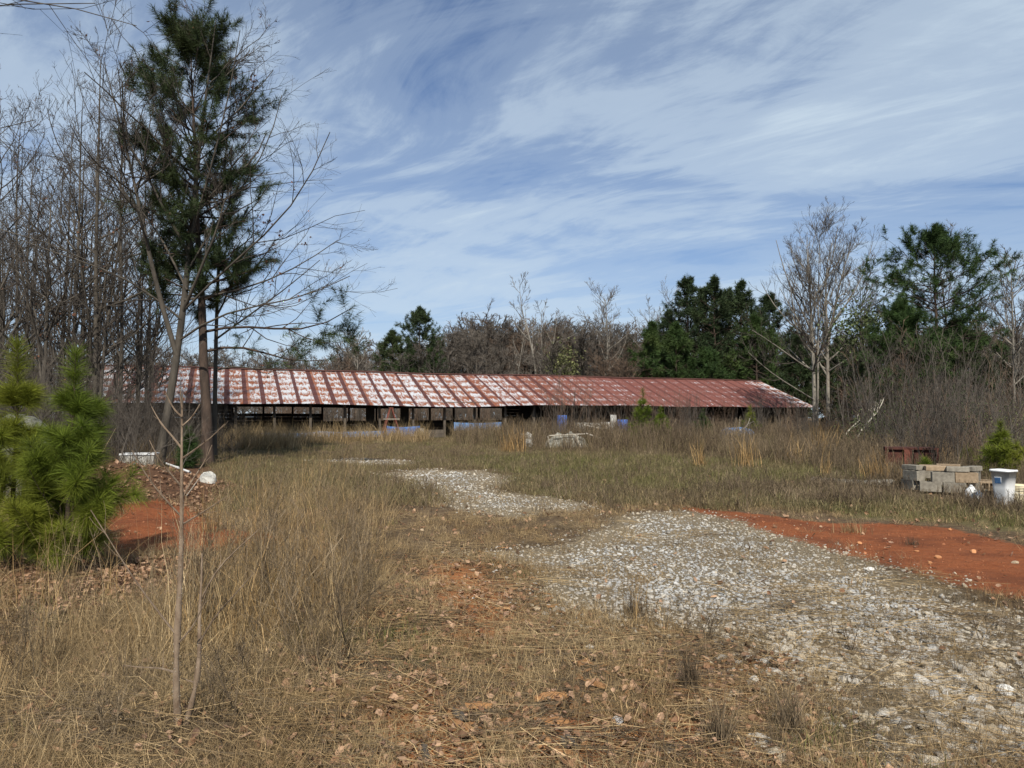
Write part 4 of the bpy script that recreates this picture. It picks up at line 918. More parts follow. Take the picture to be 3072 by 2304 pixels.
# ------------------------------------------------------------------ wood pieces, rocks in the foreground
def chip(rng, l, w, h):
    k = 7; mb = MB(); xs_ = np.linspace(-l/2, l/2, k); V = []
    for x in xs_:
        e = 1-0.35*(abs(x)/(l/2))**4; off = rng.normal(0, w*0.06)
        V += [(x+rng.normal(0, l*0.012), -w/2*e+off, 0), (x, w/2*e+off, 0), (x+rng.normal(0, l*0.012), w*0.36*e+off, h*(0.8+rng.normal(0, 0.12))), (x, -w*0.30*e+off, h*(1+rng.normal(0, 0.12)))]
    q = [[0, 1, 2, 3], [4*k-4, 4*k-1, 4*k-2, 4*k-3]]
    for s in range(k-1):
        for c in range(4): q.append([4*s+c, 4*s+4+c, 4*s+4+(c+1) % 4, 4*s+(c+1) % 4])
    mb.add(V, q); return mb
rc_ = np.random.default_rng(44)
CH = [(1397, 2196, 1365, 2178, 1430, 2211, 'wide orange-brown split wood piece lying diagonally at bottom centre'),
      (1652, 2180, 1600, 2180, 1705, 2178, 'bright orange bark-free log piece, bottom right of centre'),
      (1650, 2102, 1603, 2108, 1696, 2094, 'long tan wood piece above the bright log piece'),
      (1690, 2272, 1646, 2268, 1734, 2276, 'brown log piece among chips at the bottom edge'),
      (1436, 2138, 1396, 2128, 1477, 2136, 'thin curved wood sliver above the diagonal split piece'),
      (1378, 2158, 1364, 2145, 1392, 2172, 'dark weathered chip left above the diagonal split piece'),
      (1650, 1826, 1640, 1828, 1665, 1826, 'small pale sliver at gravel edge'),
      (1515, 1833, 1485, 1832, 1545, 1833, 'thin flat stick on the orange patch by the gravel'),
      (1640, 2236, 1635, 2222, 1645, 2250, 'upright pointed bark chip in the chip pile'),
      (1693, 2243, 1686, 2230, 1700, 2256, 'dark narrow chip standing in the chip pile'),
      (1715, 2240, 1700, 2225, 1728, 2256, 'dark slanting bark strip in the chip pile'),
      (1625, 2258, 1605, 2266, 1648, 2250, 'slanting flat chip left in the chip pile'),
      (1752, 2254, 1745, 2262, 1760, 2246, 'rounded tan chip right in the chip pile'),
      (1895, 2218, 1880, 2220, 1912, 2216, 'flat brown chip right of the foil ball'),
      (1275, 2268, 1270, 2255, 1282, 2290, 'grey-tan upright bark slab at bottom left of centre'),
      (1420, 2285, 1395, 2298, 1445, 2270, 'broad bark slab half under pale grass at bottom'),
      (1785, 2060, 1760, 2050, 1820, 2075, 'pair-like bark slab right of centre on orange soil'),
      (1748, 2000, 1735, 2006, 1765, 1996, 'brown chip beside pale stones right of centre')]
CHP = []
for cx, cy, x0, y0, x1, y1, lb in CH:
    a = G(x0/3, y0/3); b_ = G(x1/3, y1/3); c = (a+b_)/2; l = max(np.linalg.norm(b_-a), 0.07); yw = math.atan2(b_[1]-a[1], b_[0]-a[0])
    l = min(l, 0.22)
    CHP.append(c[:2]); solo('wood_chip', chip(rc_, l, min(max(l*rc_.uniform(0.22, 0.38), 0.025), 0.055), rc_.uniform(0.014, 0.03)).mesh('chip', M['wood_chip'] if 'dark' not in lb and 'grey' not in lb else M['wood_old']), lb, 'wood piece', tuple(c+np.array([0, 0, 0.016])), (rc_.normal(0, 0.12), rc_.normal(0, 0.08), yw), group='wood pieces in the foreground')
import bmesh
def rock_mesh(rng, material, name='rock', sub=2, flat=0.65, smooth=False):
    bm = bmesh.new(); bmesh.ops.create_icosphere(bm, subdivisions=sub, radius=1.0)
    cuts = rng.normal(0, 1, (9, 3)); cuts /= np.linalg.norm(cuts, axis=1, keepdims=True); dd = rng.uniform(0.52, 0.9, 9)
    el = rng.uniform(0.75, 1.2, 3); el[2] *= flat
    for v in bm.verts:
        c = np.array(v.co); 
        for n_, d0 in zip(cuts, dd):
            e = c@n_-d0
            if e > 0: c = c-n_*e*0.9
        v.co = Vector(c*el*(1+rng.normal(0, 0.02)))
    me = bpy.data.meshes.new(name); bm.to_mesh(me); bm.free(); me.materials.append(material)
    if smooth: me.polygons.foreach_set('use_smooth', np.ones(len(me.polygons), bool))
    return me
rk = np.random.default_rng(12)
RK = [(2203, 2217, 44, 'rock_tan', 'largest pale tan rock in grass at bottom right of centre'), (2281, 2290, 34, 'rock_tan', 'tan rock at the bottom edge near the gravel'),
      (3018, 2082, 60, 'rock_white', 'broad pale rock at right edge of gravel'), (2814, 1674, 22, 'rock_orange', 'orange boulder-like stone on the right clay'),
      (2921, 1657, 18, 'rock_orange', 'second orange stone further right on the clay'), (2750, 1655, 12, 'rock_orange', 'small stone left of the orange boulder on clay'),
      (2790, 1690, 14, 'rock_orange', 'flat orange stone below the boulder on clay'), (2580, 1632, 16, 'rock_orange', 'flat stone at left middle of the right clay'),
      (2606, 1713, 30, 'rock_white', 'flat white disc-like stone on the gravel edge'), (1266, 1593, 14, 'rock_tan', 'small tan stone in grass left of the gravel'),
      (1420, 1712, 17, 'rock_tan', 'tan stone on orange soil left of gravel'), (1487, 1717, 20, 'rock_white', 'pale stone pair member by the gravel edge'),
      (1610, 1828, 26, 'rock_tan', 'wide pale stone below the gravel corner'), (1560, 1820, 16, 'rock_white', 'white upright stone near gravel corner'),
      (1770, 1945, 24, 'rock_white', 'flat pale stone in grass right of centre'), (1483, 1843, 16, 'rock_orange', 'tan-orange stone on path soil'),
      (1420, 1796, 10, 'rock_white', 'tiny whitish stone on the path'), (1265, 2073, 16, 'rock_orange', 'orange stone left of the soil patch at bottom'),
      (1140, 2210, 20, 'rock_orange', 'orange-tan stone left at the bottom'), (1545, 2125, 18, 'rock_tan', 'tan stone between slivers at bottom centre'),
      (1675, 2256, 14, 'rock_orange', 'round orange stone in the chip pile'), (1740, 2288, 16, 'rock_orange', 'round orange stone right of chip pile'),
      (1838, 2262, 16, 'rock_orange', 'orange stone far right of chip pile'), (1775, 2192, 14, 'rock_orange', 'red-orange stone below the foil ball'),
      (2850, 1590, 12, 'rock_orange', 'small stone far back on the right clay'), (3045, 1690, 16, 'rock_tan', 'tan stone at right edge of clay')]
for X_, Y_, wpx, mt, lb in RK:
    p = G(X_/3, Y_/3); sz = wpx/3/F*p[1]/2*1.15
    solo('rock', rock_mesh(rk, M[mt], 'rock', 2, 0.6), lb, 'rock', tuple(p+np.array([0, 0, sz*0.22])), (rk.normal(0, 0.2), rk.normal(0, 0.2), rk.uniform(0, 6)), float(sz), group='single stones')
fb = G(1853/3, 2173/3); fme = rock_mesh(rk, M['steel'], 'foil', 3, 0.9); 
for v in fme.vertices: v.co *= 1+rk.normal(0, 0.06)
solo('foil_ball', fme, 'crumpled silver foil ball in the grass at bottom right', 'foil ball', tuple(fb+np.array([0, 0, 0.02])), (0, 0, 0), 0.026)

# ------------------------------------------------------------------ large trees, left group
def base(px, Y): return gx(px, Y)
def rel(b, pts, Y):      # image points at about depth Y, relative to a base
    return [at(x, y, Y+dy)-b for x, y, dy in pts]
r1 = np.random.default_rng(101)
# loblolly pine
b = base(208, 22.5); topp = at(190, 38, 22.5)-b
pine_tree('tall_pine', 'tallest pine, dark bristly crown among bare branches at left', np.random.default_rng(3), float(topp[2]), 0.17,
          lambda f: 2.75*(0.62+0.55*f if f < 0.7 else 1.0-0.55*((f-0.7)/0.3)**2), 17, 6, 5, tuple(b), (float(topp[0]), 0.0), m=84, nl=0.25, w=0.012, z0=0.40, ascend=0.8, shoot=0.56, cones=26,
          mats=('bark_pine', 'needle_dark'), extra=[rel(b, [(203, 332, 0), (226, 322, -0.6), (252, 329, -1.0), (284, 326, -1.4), (312, 338, -1.8), (336, 324, -2.2), (352, 308, -2.4)], 22.5), rel(b, [(203, 352, 0), (232, 340, 0.6), (262, 352, 0.8), (300, 366, 0.8), (326, 360, 0.8)], 22.5), rel(b, [(203, 300, 0), (240, 285, 0.6), (262, 262, 0.8), (275, 240, 0.8)], 22.5), rel(b, [(262, 328, -1.15), (290, 323, -1.4), (326, 322, -1.6), (350, 330, -1.7)], 22.5), rel(b, [(284, 327, -1.42), (312, 342, -1.7), (340, 346, -1.8), (352, 338, -1.8)], 22.5)])
# leaning hardwood, forking low
b = base(158, 21.5)
tr = [rel(b, [(158, 470, 0), (168, 410, 0), (178, 350, 0), (186, 290, 0.1), (192, 220, 0.2), (200, 140, 0.3), (216, 20, 0.3)], 21.5),
      rel(b, [(177, 356, 0), (160, 300, -0.3), (146, 240, -0.6), (132, 170, -0.8), (114, 100, -1), (104, 62, -1)], 21.5)]
lm = [rel(b, [(180, 340, 0), (205, 318, -0.6), (240, 306, -1), (290, 302, -1.3), (332, 292, -1.5), (350, 276, -1.6)], 21.5),
      rel(b, [(184, 310, 0), (215, 276, -0.6), (255, 245, -1.1), (300, 205, -1.4), (322, 160, -1.6), (330, 132, -1.7)], 21.5),
      rel(b, [(188, 270, 0), (215, 220, 0.6), (246, 185, 1.0), (275, 140, 1.2), (282, 95, 1.2)], 21.5),
      rel(b, [(187, 290, 0), (168, 250, 0.5), (150, 215, 0.8), (118, 185, 1.0), (85, 160, 1.1)], 21.5),
      rel(b, [(182, 320, 0), (150, 290, -0.5), (110, 268, -0.8), (60, 256, -1.0), (10, 236, -1.2)], 21.5),
      rel(b, [(184, 300, 0), (240, 292, 0.9), (300, 268, 1.2), (338, 240, 1.4)], 21.5),
      rel(b, [(190, 240, 0), (205, 190, -0.4), (224, 120, -0.8), (236, 60, -1.0), (240, 30, -1.0)], 21.5)]
bare_tree('leaning_hardwood', 'leafless hardwood with leaning lit trunk and wide forking limbs at left', 'tree', r1, 12, 0.135, (16, 9, 6, 3), tuple(b), tr, lm, twig_r=0.0045, crown_t0=0.32, upright=0.45, leaves=900, limb_r=0.28)
# its neighbour, slim trunk right of the pine
b = base(214, 23.5)
tr = [rel(b, [(214, 455, 0), (215, 400, 0), (216, 330, 0), (219, 250, 0.1), (224, 170, 0.2), (232, 90, 0.2)], 23.5)]
bare_tree('slim_hardwood', 'slim leafless hardwood with brown clinging leaves right of tall pine', 'tree', np.random.default_rng(8), 11, 0.085, (12, 6, 5, 2), tuple(b), tr, [rel(b, [(215, 340, 0), (245, 318, -0.6), (285, 290, -0.9), (320, 260, -1.0)], 23.5), rel(b, [(216, 370, 0), (240, 365, -0.8), (262, 372, -1.2), (278, 368, -1.2)], 23.5)], twig_r=0.0045, crown_t0=0.3, upright=0.4, leaves=2600)
LG = [(94, 24, 62, 0.105, 'leafless tree with straight trunk left of the leaning hardwood'), (71, 25.5, 96, 0.09, 'second straight leafless tree left of the leaning hardwood'), (42, 23, 190, 0.10, 'thick-trunked shorter leafless tree behind the young pines'),
      (12, 27, 118, 0.085, 'leafless tree at the left edge behind young pines'), (116, 27, 60, 0.085, 'thin leafless tree rising just left of the tall pine crown'), (56, 29, 130, 0.08, 'thin leafless tree between two straight trunks at left'),
      (24, 32, 150, 0.08, 'thin leafless tree far back at the left edge'), (-12, 25, 100, 0.10, 'leafless tree reaching in from the left edge'), (140, 31, 150, 0.08, 'thin leafless tree behind the leaning hardwood')]
for k, (px, Y, ty, r0, lb) in enumerate(LG):
    b = base(px, Y); h = float(at(px, ty, Y)[2]-b[2]); rg = np.random.default_rng(200+k)
    nt_ = 2 if k in (0, 3, 5) else 1; tks = []
    for q in range(nt_):
        zz = np.linspace(-0.1, h*(1 if q == 0 else 0.86), 9); w = np.cumsum(rg.normal(0, 0.05, (9, 2)), axis=0)
        w[:, 0] += (q*0.9)*(np.maximum(zz, 0)/h)**0.8; tks.append(np.stack([w[:, 0], w[:, 1], zz], -1))
    bare_tree('bare_tree', lb, 'tree', rg, h, r0, (22//nt_, 7, 5, 2), tuple(b), tks, twig_r=0.0052, crown_t0=0.14, upright=0.75, leaves=500 if k in (2, 3) else 0, group='leafless trees at left')
lgt = [o for o in bpy.data.objects if o.get('group') == 'leafless trees at left']
rl = np.random.default_rng(88)
for q in range(20):
    p_ = gx(rl.uniform(-40, 165), rl.uniform(27, 40)); dup(lgt[q % len(lgt)], tuple(p_), rl.uniform(0, 6.28), rl.uniform(0.75, 1.0), 'leafless tree in the back rows of the left-hand wood', 'back rows of the left-hand wood')
# overhanging tree whose trunk stands outside the frame
b = base(-330, 8.2); rov = np.random.default_rng(15)
tr = [[(0, 0, -0.1), (0.1, 0.1, 2.5), (0.15, 0.1, 5), (0.3, 0, 8), (0.5, 0, 10)]]
lm = [[(0.12, 0.1, 3.2), (1.2, 0.3, 4.3), (2.6, 0.4, 5.0), (3.9, 0.4, 5.1)], [(0.15, 0.1, 4.4), (1.5, -0.2, 5.8), (3.0, -0.3, 6.5), (4.6, -0.3, 6.1)], [(0.15, 0.1, 3.6), (1.6, 0.8, 4.2), (3.0, 1.0, 4.0), (4.3, 1.0, 3.7)], [(0.2, 0.1, 5.2), (1.7, 0.2, 6.6), (3.2, 0.2, 6.9), (5.0, 0.3, 6.3)]]
lm = [smooth_path(l_, 9)+np.concatenate([np.zeros((1, 3)), rov.normal(0, 0.11, (8, 3))]) for l_ in lm]
bare_tree('overhanging_tree', 'tree whose bare twigs hang into the top left corner', 'tree', np.random.default_rng(61), 10, 0.14, (6, 8, 5, 2), tuple(b), tr, lm, twig_r=0.0028, crown_t0=0.4, upright=0.15, leaves=120, limb_r=0.11)

# ------------------------------------------------------------------ right group and trees behind the barn
b = base(815, 45); tr = [rel(b, [(815, 440, 0), (814, 380, 0), (812, 330, 0), (809, 280, 0), (806, 245, 0), (807, 232, 0)], 45), rel(b, [(817, 440, 0), (818, 380, 0), (818, 320, 0), (819, 260, 0.2), (820, 226, 0.2)], 45)]
lm = [rel(b, [(814, 372, 0), (795, 360, -1), (772, 342, -1.5), (752, 330, -2)], 45), rel(b, [(814, 400, 0), (790, 385, -1.5), (768, 372, -2), (748, 352, -2.5)], 45), rel(b, [(812, 330, 0), (795, 300, 0.5), (782, 265, 1), (776, 240, 1)], 45), rel(b, [(819, 300, 0), (832, 265, 0.5), (838, 225, 1)], 45)]
bare_tree('twin_stem_tree', 'tall twin-stemmed pale leafless tree at the right end of the barn', 'tree', np.random.default_rng(71), 14, 0.14, (24, 8, 6, 2), tuple(b), tr, lm, mats=('bark_pale', 'twig'), twig_r=0.0062, crown_t0=0.3, upright=0.95)
b = base(828, 45.5); tr = [rel(b, [(828, 440, 0), (828, 380, 0), (827, 330, 0), (825, 290, 0), (828, 250, 0), (834, 236, 0)], 45.5), rel(b, [(828, 345, 0), (836, 300, 0.2), (846, 260, 0.5), (856, 238, 0.5)], 45.5)]
bare_tree('pale_trunk_tree', 'tall single pale-trunked leafless tree just right of the twin-stemmed one', 'tree', np.random.default_rng(72), 14, 0.14, (22, 8, 6, 2), tuple(b), tr, [rel(b, [(828, 372, 0), (842, 362, -1), (860, 352, -1.5), (884, 340, -2)], 45.5), rel(b, [(828, 330, 0), (850, 300, 0.5), (866, 272, 1), (872, 245, 1)], 45.5)], mats=('bark_pale', 'twig'), twig_r=0.0062, crown_t0=0.3, upright=0.95)
def prof_round(Lm): return lambda f: Lm*(0.62+0.5*math.sin(f*math.pi))*max(0.2, 1-f**3.5)**0.7
def prof_cone(Lm): return lambda f: Lm*(0.85+0.3*math.sin(f*math.pi))*max(0.12, 1.0-f**2.2)**0.75
PN_ = [ # px, Y, top, crown half-width px, z0, prof, seed, mat, label
 (938, 40, 232, 62, 0.36, 'round', 81, 'needle', 'big open-crowned pine at the right of the picture'),
 (902, 37, 306, 44, 0.14, 'cone', 82, 'needle', 'smaller yellow-green pine in front of the big right pine'),
 (957, 41, 322, 34, 0.15, 'cone', 83, 'needle_dark', 'short dark pine under the big right pine'),
 (690, 68, 276, 34, 0.22, 'cone', 84, 'needle_dark', 'left peak of the dark pine clump behind the barn'),
 (716, 66, 277, 32, 0.2, 'cone', 85, 'needle_dark', 'middle peak of the dark pine clump behind the barn'),
 (742, 67, 284, 34, 0.22, 'cone', 86, 'needle_dark', 'right-of-middle peak of the dark pine clump'),
 (770, 70, 294, 32, 0.25, 'cone', 87, 'needle_dark', 'right shoulder of the dark pine clump'),
 (703, 70, 290, 34, 0.15, 'cone', 184, 'needle_dark', 'inner pine filling the dark clump left of its middle'),
 (729, 71, 292, 36, 0.15, 'cone', 185, 'needle_dark', 'inner pine filling the dark clump right of its middle'),
 (757, 64, 318, 30, 0.12, 'cone', 186, 'needle', 'lower pine before the right half of dark clump'),
 (676, 63, 325, 26, 0.12, 'cone', 187, 'needle', 'lower pine before the left half of dark clump'),
 (652, 66, 322, 20, 0.15, 'cone', 88, 'needle', 'lighter green pine at left foot of the dark clump'),
 (708, 62, 352, 26, 0.15, 'cone', 89, 'needle', 'yellow-green low pine before the dark clump at roof edge'),
 (668, 72, 312, 24, 0.2, 'cone', 90, 'needle_dark', 'dark pine leaning out left of the clump'),
 (419, 85, 308, 22, 0.45, 'round', 91, 'needle_dark', 'tall pine with tiered crown behind the barn left of centre'),
 (393, 84, 331, 16, 0.35, 'round', 92, 'needle_dark', 'smaller pine left of the tiered pine'),
 (409, 82, 352, 22, 0.2, 'cone', 93, 'needle_dark', 'low dark pine under the tiered pine'),
 (432, 83, 350, 18, 0.2, 'cone', 94, 'needle', 'low pine right under the tiered pine'),
 (798, 60, 338, 16, 0.2, 'cone', 95, 'needle_dark', 'dark pine behind the twin-stemmed tree'),
 (842, 60, 340, 26, 0.15, 'cone', 96, 'needle_dark', 'dark pine between the pale trunks and right pine'),
 (355, 110, 344, 10, 0.3, 'round', 97, 'needle_dark', 'small far pine at left end of the far wood'),
 (1006, 46, 345, 20, 0.2, 'cone', 98, 'needle_dark', 'dark pine at the right edge behind bare stems'),
 (631, 92, 338, 13, 0.3, 'round', 99, 'needle_dark', 'small round pine in far wood left of clump'),
]
for px, Y, ty, hw, z0, pr, sd_, mt, lb in PN_:
    b = base(px, Y); h = float(at(px, ty, Y)[2]-b[2]); Lm = hw/F*Y*1.18; far_ = Y > 55
    pine_tree('pine_tree', lb, np.random.default_rng(sd_), h, 0.012*h+0.03, prof_round(Lm) if pr == 'round' else prof_cone(Lm), (14 if pr == 'cone' else 15), 6, 6 if not far_ else 4, tuple(b), (0.0, 0.0), m=36 if not far_ else 20,
              nl=0.30 if not far_ else 0.40, w=0.025 if not far_ else 0.052, z0=z0, ascend=0.7, shoot=0.40 if not far_ else 0.5, mats=('bark_pine', mt), group='pines', brwob=0.16)
def bare_far(px, Y, ty, seed, lb, spec=(32, 7, 6, 0), tw=0.011, mats=('bark_pale', 'twig_far'), r0=0.13, up=0.8, ct=0.25, stems=1, grp=None, name='bare_tree', lean=0.0):
    b = base(px, Y); h = float(at(px, ty, Y)[2]-b[2]); rg = np.random.default_rng(seed); tks = []
    for q in range(stems):
        hh = h*(1 if q == 0 else rg.uniform(0.8, 0.95)); zz = np.linspace(-0.1, hh, 9); w = np.cumsum(rg.normal(0, 0.012*h, (9, 2))*0.7, axis=0); w[:, 0] += (q-(stems-1)/2)*0.10*h*(np.maximum(zz, 0)/h)**1.2*1.4+lean*zz
        tks.append(np.stack([w[:, 0], w[:, 1], zz], -1))
    return bare_tree(name, lb, 'tree', rg, h, r0, (max(5, spec[0]//stems), *spec[1:]), tuple(b), tks, mats=mats, twig_r=tw, crown_t0=ct, upright=up, group=grp, sides=6)
bare_far(543, 76, 285, 301, 'tall three-stemmed pale leafless tree behind the roof centre', stems=3, ct=0.4, r0=0.16)
bare_far(607, 78, 294, 302, 'slender pale leafless tree with oval crown behind the roof', ct=0.35, r0=0.13)
bare_far(657, 80, 306, 303, 'thin leafless tree just left of the dark pine clump', r0=0.08, mats=('bark_pale', 'twig_far'))
bare_far(673, 82, 292, 304, 'tallest thin leafless tree at left of the dark pine clump', r0=0.08, mats=('bark_pale', 'twig_far'))
bare_far(1008, 40, 262, 305, 'slender pale leafless tree near the right edge', tw=0.009, r0=0.09, ct=0.3)
bare_far(942, 52, 244, 306, 'bare treetop showing above the big right pine', tw=0.010, r0=0.10, ct=0.5, mats=('bark', 'twig'))
bare_far(868, 58, 268, 307, 'thin leafless tree between pale trunks and right pine', tw=0.011, r0=0.08, mats=('bark', 'twig_far'))
bare_far(1022, 44, 280, 308, 'leafless tree cut by the right edge', tw=0.009, r0=0.09, mats=('bark', 'twig'))
bare_far(988, 47, 300, 309, 'thin leafless tree right of the big pine', tw=0.009, r0=0.07, mats=('bark', 'twig'))
bare_far(480, 100, 318, 310, 'rounded grey leafless tree right of the tiered pine', (24, 7, 5, 0), 0.02, ('bark', 'twig_far'), 0.14, 0.5)
bare_far(356, 60, 336, 311, 'pale leafless tree behind the pine bough at left', (22, 7, 5, 0), 0.014, ('bark_pale', 'twig_pale'), 0.09, 0.5)
bare_far(338, 66, 340, 312, 'grey leafless tree behind the pine bough tip', (22, 7, 5, 0), 0.014, ('bark', 'twig_far'), 0.09, 0.5)
bare_far(512, 84, 325, 313, 'crooked pale leafless tree left of the three-stemmed one', (18, 6, 5, 0), 0.016, ('bark_pale', 'twig_pale'), 0.13, 0.4, lean=0.15)
# vine-hung evergreen tree before the big right pine
b = base(862, 39); h = float(at(862, 300, 39)[2]-b[2]); rg = np.random.default_rng(44)
vt = bare_tree('vine_hung_tree', 'tangled tree hung with evergreen vine leaves left of the right pine', 'tree', rg, h, 0.11, (20, 6, 4, 0), tuple(b), mats=('bark', 'twig'), twig_r=0.008, crown_t0=0.35, upright=0.3)
pv = np.concatenate([rg.normal((0, 0, h*0.80), (0.75, 0.75, 0.8), (1300, 3)), rg.normal((0.4, 0, h*0.6), (0.6, 0.6, 1.0), (900, 3))]); part('vine_leaves', leafcards(rg, pv, 0.13, M['evergreen']), vt)
b = base(556, 74); h = 7.6; vt = bare_tree('vine_hung_tree', 'vine-covered stub tree right behind the three-stemmed tree', 'tree', rg, h, 0.12, (14, 5, 4, 0), tuple(b), mats=('bark', 'twig_far'), twig_r=0.014, crown_t0=0.3, upright=0.4)
pv = rg.normal((0.6, 0, h*0.8), (0.8, 0.8, 1.1), (1400, 3)); part('vine_leaves', leafcards(rg, pv, 0.2, M['evergreen']), vt)

# prototypes for the wood behind: four leafless trees, copied as individuals
protos = []
for k in range(5):
    rg = np.random.default_rng(400+k); h = 10.5
    lb = 'leafless grey-brown tree in the wood behind the barn roof'
    if k == 0: protos.append(None)
    w_ = bare_tree('wood_tree', lb, 'tree', rg, h, 0.12, (34, 9, 7, 0), (0, 0, 0), mats=('bark', 'twig_far' if k != 3 else 'twig_red'), twig_r=0.014, crown_t0=0.06, upright=0.35+0.08*k, group='leafless trees of the wood behind the barn', sides=5)
    protos.append(w_)
protos = protos[1:]
rw = np.random.default_rng(500); cnt = 0
def skyline(px):
    return np.interp(px, [-60, 200, 320, 340, 372, 440, 470, 500, 530, 560, 600, 640, 700, 800, 900, 1100], [360, 350, 352, 348, 344, 338, 322, 324, 328, 322, 328, 334, 330, 335, 330, 325])
spots = []
for row, (Y, n) in enumerate(((70, 34), (84, 46), (100, 56), (122, 60))):
    for q in range(n):
        px = -40+(q+rw.uniform(0.1, 0.9))*1110/n; spots.append((px, Y+rw.uniform(-6, 6)))
for q in range(44): spots.append((440+(q+rw.uniform(0, 1))*5.2, rw.uniform(90, 118)))
first = [True]*5
def woodlabel(px):
    for lim, lb in ((230, 'leafless tree in far wood behind the left-hand trees'), (385, 'leafless tree in far wood left of the tiered pine'), (500, 'leafless tree in far wood right of the tiered pine'), (590, 'leafless tree in far wood behind the three-stemmed tree'), (665, 'leafless tree in far wood left of the dark pine clump'), (810, 'leafless tree in far wood behind the dark pine clump'), (2000, 'leafless tree in far wood behind the big right pine')):
        if px < lim: return lb
for px, Y in spots:
    if 640 < px < 800 and Y < 80: continue
    b = base(px, Y); ty = skyline(px)+rw.uniform(-1, 9)+(12 if Y < 80 else 0); h = float(at(px, ty, Y)[2]-b[2]); k = int(rw.integers(0, 5)); sc = max(h, 4)/10.5
    if first[k]:
        first[k] = False; o = protos[k]; o.location = tuple(b); o.scale = (sc*1.05, sc*1.05, sc); o.rotation_euler = (0, 0, rw.uniform(0, 6.28))
    else: o = dup(protos[k], tuple(b), rw.uniform(0, 6.28), (sc*rw.uniform(1.1, 1.6), sc*rw.uniform(1.1, 1.6), sc*0.97))
    o['label'] = woodlabel(px)

# ------------------------------------------------------------------ shrubs and thickets (leafless)
def shrub(name, label, rng, h, n, spread, r, material, group, spec=(6, 5, 0), lean=0.28):
    root = thing(name, label, 'shrub', (0, 0, 0), group=group)
    az = rng.uniform(0, 6.28, n); le = h*rng.uniform(0.55, 1.05, n); ln = np.abs(rng.normal(0, lean, n)); p = np.stack([rng.normal(0, spread, n), rng.normal(0, spread, n), np.full(n, -0.05)], -1)
    d = np.stack([np.cos(az)*np.sin(ln), np.sin(az)*np.sin(ln), np.cos(ln)], -1); pts = [p]
    for s_ in range(6):
        d = d+rng.normal(0, 0.07, d.shape); d /= np.linalg.norm(d, axis=1, keepdims=True); p = p+d*(le/6)[:, None]; pts.append(p)
    P = np.stack(pts, 1); R = np.linspace(1, 0.35, 7)[None]*(r*rng.uniform(0.7, 1.3, n))[:, None]
    mb = MB(); mb.tubes(P, R, 4); part('stems', mb.mesh('stems', M[material]), root)
    C, CR = children(rng, P, R, spec[0], 0.2, 0.98, 0.6, 0.34, 0.35, 4, 0.55, 0.12, rmin=r*0.3)
    mb = MB(); mb.tubes(C, CR, 3)
    C2, CR2 = children(rng, C, CR, spec[1], 0.2, 0.98, 0.65, 0.5, 0.2, 3, 0.7, 0.12, rmin=r*0.24); mb.tubes(C2, CR2, 3)
    part('twigs', mb.mesh('twigs', M[material]), root); return root
SH = []
for k in range(4):
    SH.append(shrub('bare_shrub', 'leafless grey-brown shrub in the thicket under the right-hand trees', np.random.default_rng(600+k), 3.0, 13, 0.35, 0.012, ('twig', 'twig_far', 'twig', 'twig_red')[k], 'thicket shrubs at right'))
SH2 = [shrub('bare_shrub', 'leafless tangled shrub in the thicket under the left-hand trees', np.random.default_rng(620+k), 2.6, 13, 0.4, 0.007, ('twig', 'twig_far', 'twig')[k], 'thicket shrubs at left', (8, 6), 0.45) for k in range(3)]
SH3 = [shrub('bare_sapling', 'upright leafless red-brown sapling clump before the barn', np.random.default_rng(640+k), 3.0, 9, 0.22, 0.010, ('twig_red', 'twig', 'twig_far')[k], 'sapling clumps before the barn', (6, 4), 0.14) for k in range(3)]
SH4 = [shrub('bare_shrub', 'leafless brown brush seen behind and through the open barn', np.random.default_rng(660+k), 3.4, 16, 0.5, 0.016, ('twig_far', 'twig_red')[k], 'brush behind the barn', (6, 4), 0.3) for k in range(2)]
def put(protos_, lst):
    used = set()
    for k, (p, rot, sc) in enumerate(lst):
        q = k % len(protos_)
        if q not in used: used.add(q); o = protos_[q]; o.location = tuple(p); o.rotation_euler = (0, 0, rot); o.scale = (sc,)*3
        else: dup(protos_[q], tuple(p), rot, sc)
rs = np.random.default_rng(700)
lst = []
for q in range(84):
    px = rs.uniform(838, 1050); Y = rs.uniform(19, 44) if px > 880 else rs.uniform(33, 46)
    lst.append((gx(px, Y), rs.uniform(0, 6.28), rs.uniform(0.65, 1.25)*(0.75 if Y < 24 else (1.05 if q % 3 else 1.6))))
put(SH, lst)
lst = [(gx(rs.uniform(-20, 150), rs.uniform(18.5, 30)), rs.uniform(0, 6.28), rs.uniform(0.8, 1.5)) for q in range(46)]+[(gx(rs.uniform(150, 240), rs.uniform(23, 31)), rs.uniform(0, 6.28), rs.uniform(0.5, 0.95)) for q in range(16)]
put(SH2, lst)
lst = [(gx(px+rs.normal(0, 2), Y), rs.uniform(0, 6.28), sc) for px, Y, sc in ((548, 36, 0.95), (556, 35, 1.15), (563, 36, 1.3), (571, 35, 1.25), (580, 36, 1.1), (590, 37, 0.95), (602, 37, 0.8), (632, 36, 0.85), (655, 38, 0.9), (670, 37, 0.95), (688, 38, 0.95), (705, 38, 0.9), (722, 40, 0.8), (760, 40, 0.85), (778, 40, 0.95), (795, 41, 1.0), (534, 37, 0.6), (500, 38, 0.5))]+[(gx(rs.uniform(590, 830), rs.uniform(33, 41)), rs.uniform(0, 6.28), rs.uniform(0.5, 0.95)) for q in range(34)]
put(SH3, lst)
lst = []
for q in range(100):
    p_ = bp(rs.uniform(2, 46) if q > 45 else rs.uniform(8, 30), rs.uniform(13.6, 20), 0); lst.append((np.array([p_[0], p_[1], Hs(p_[0], p_[1])]), rs.uniform(0, 6.28), rs.uniform(0.75, 1.25)))
put(SH4, lst)
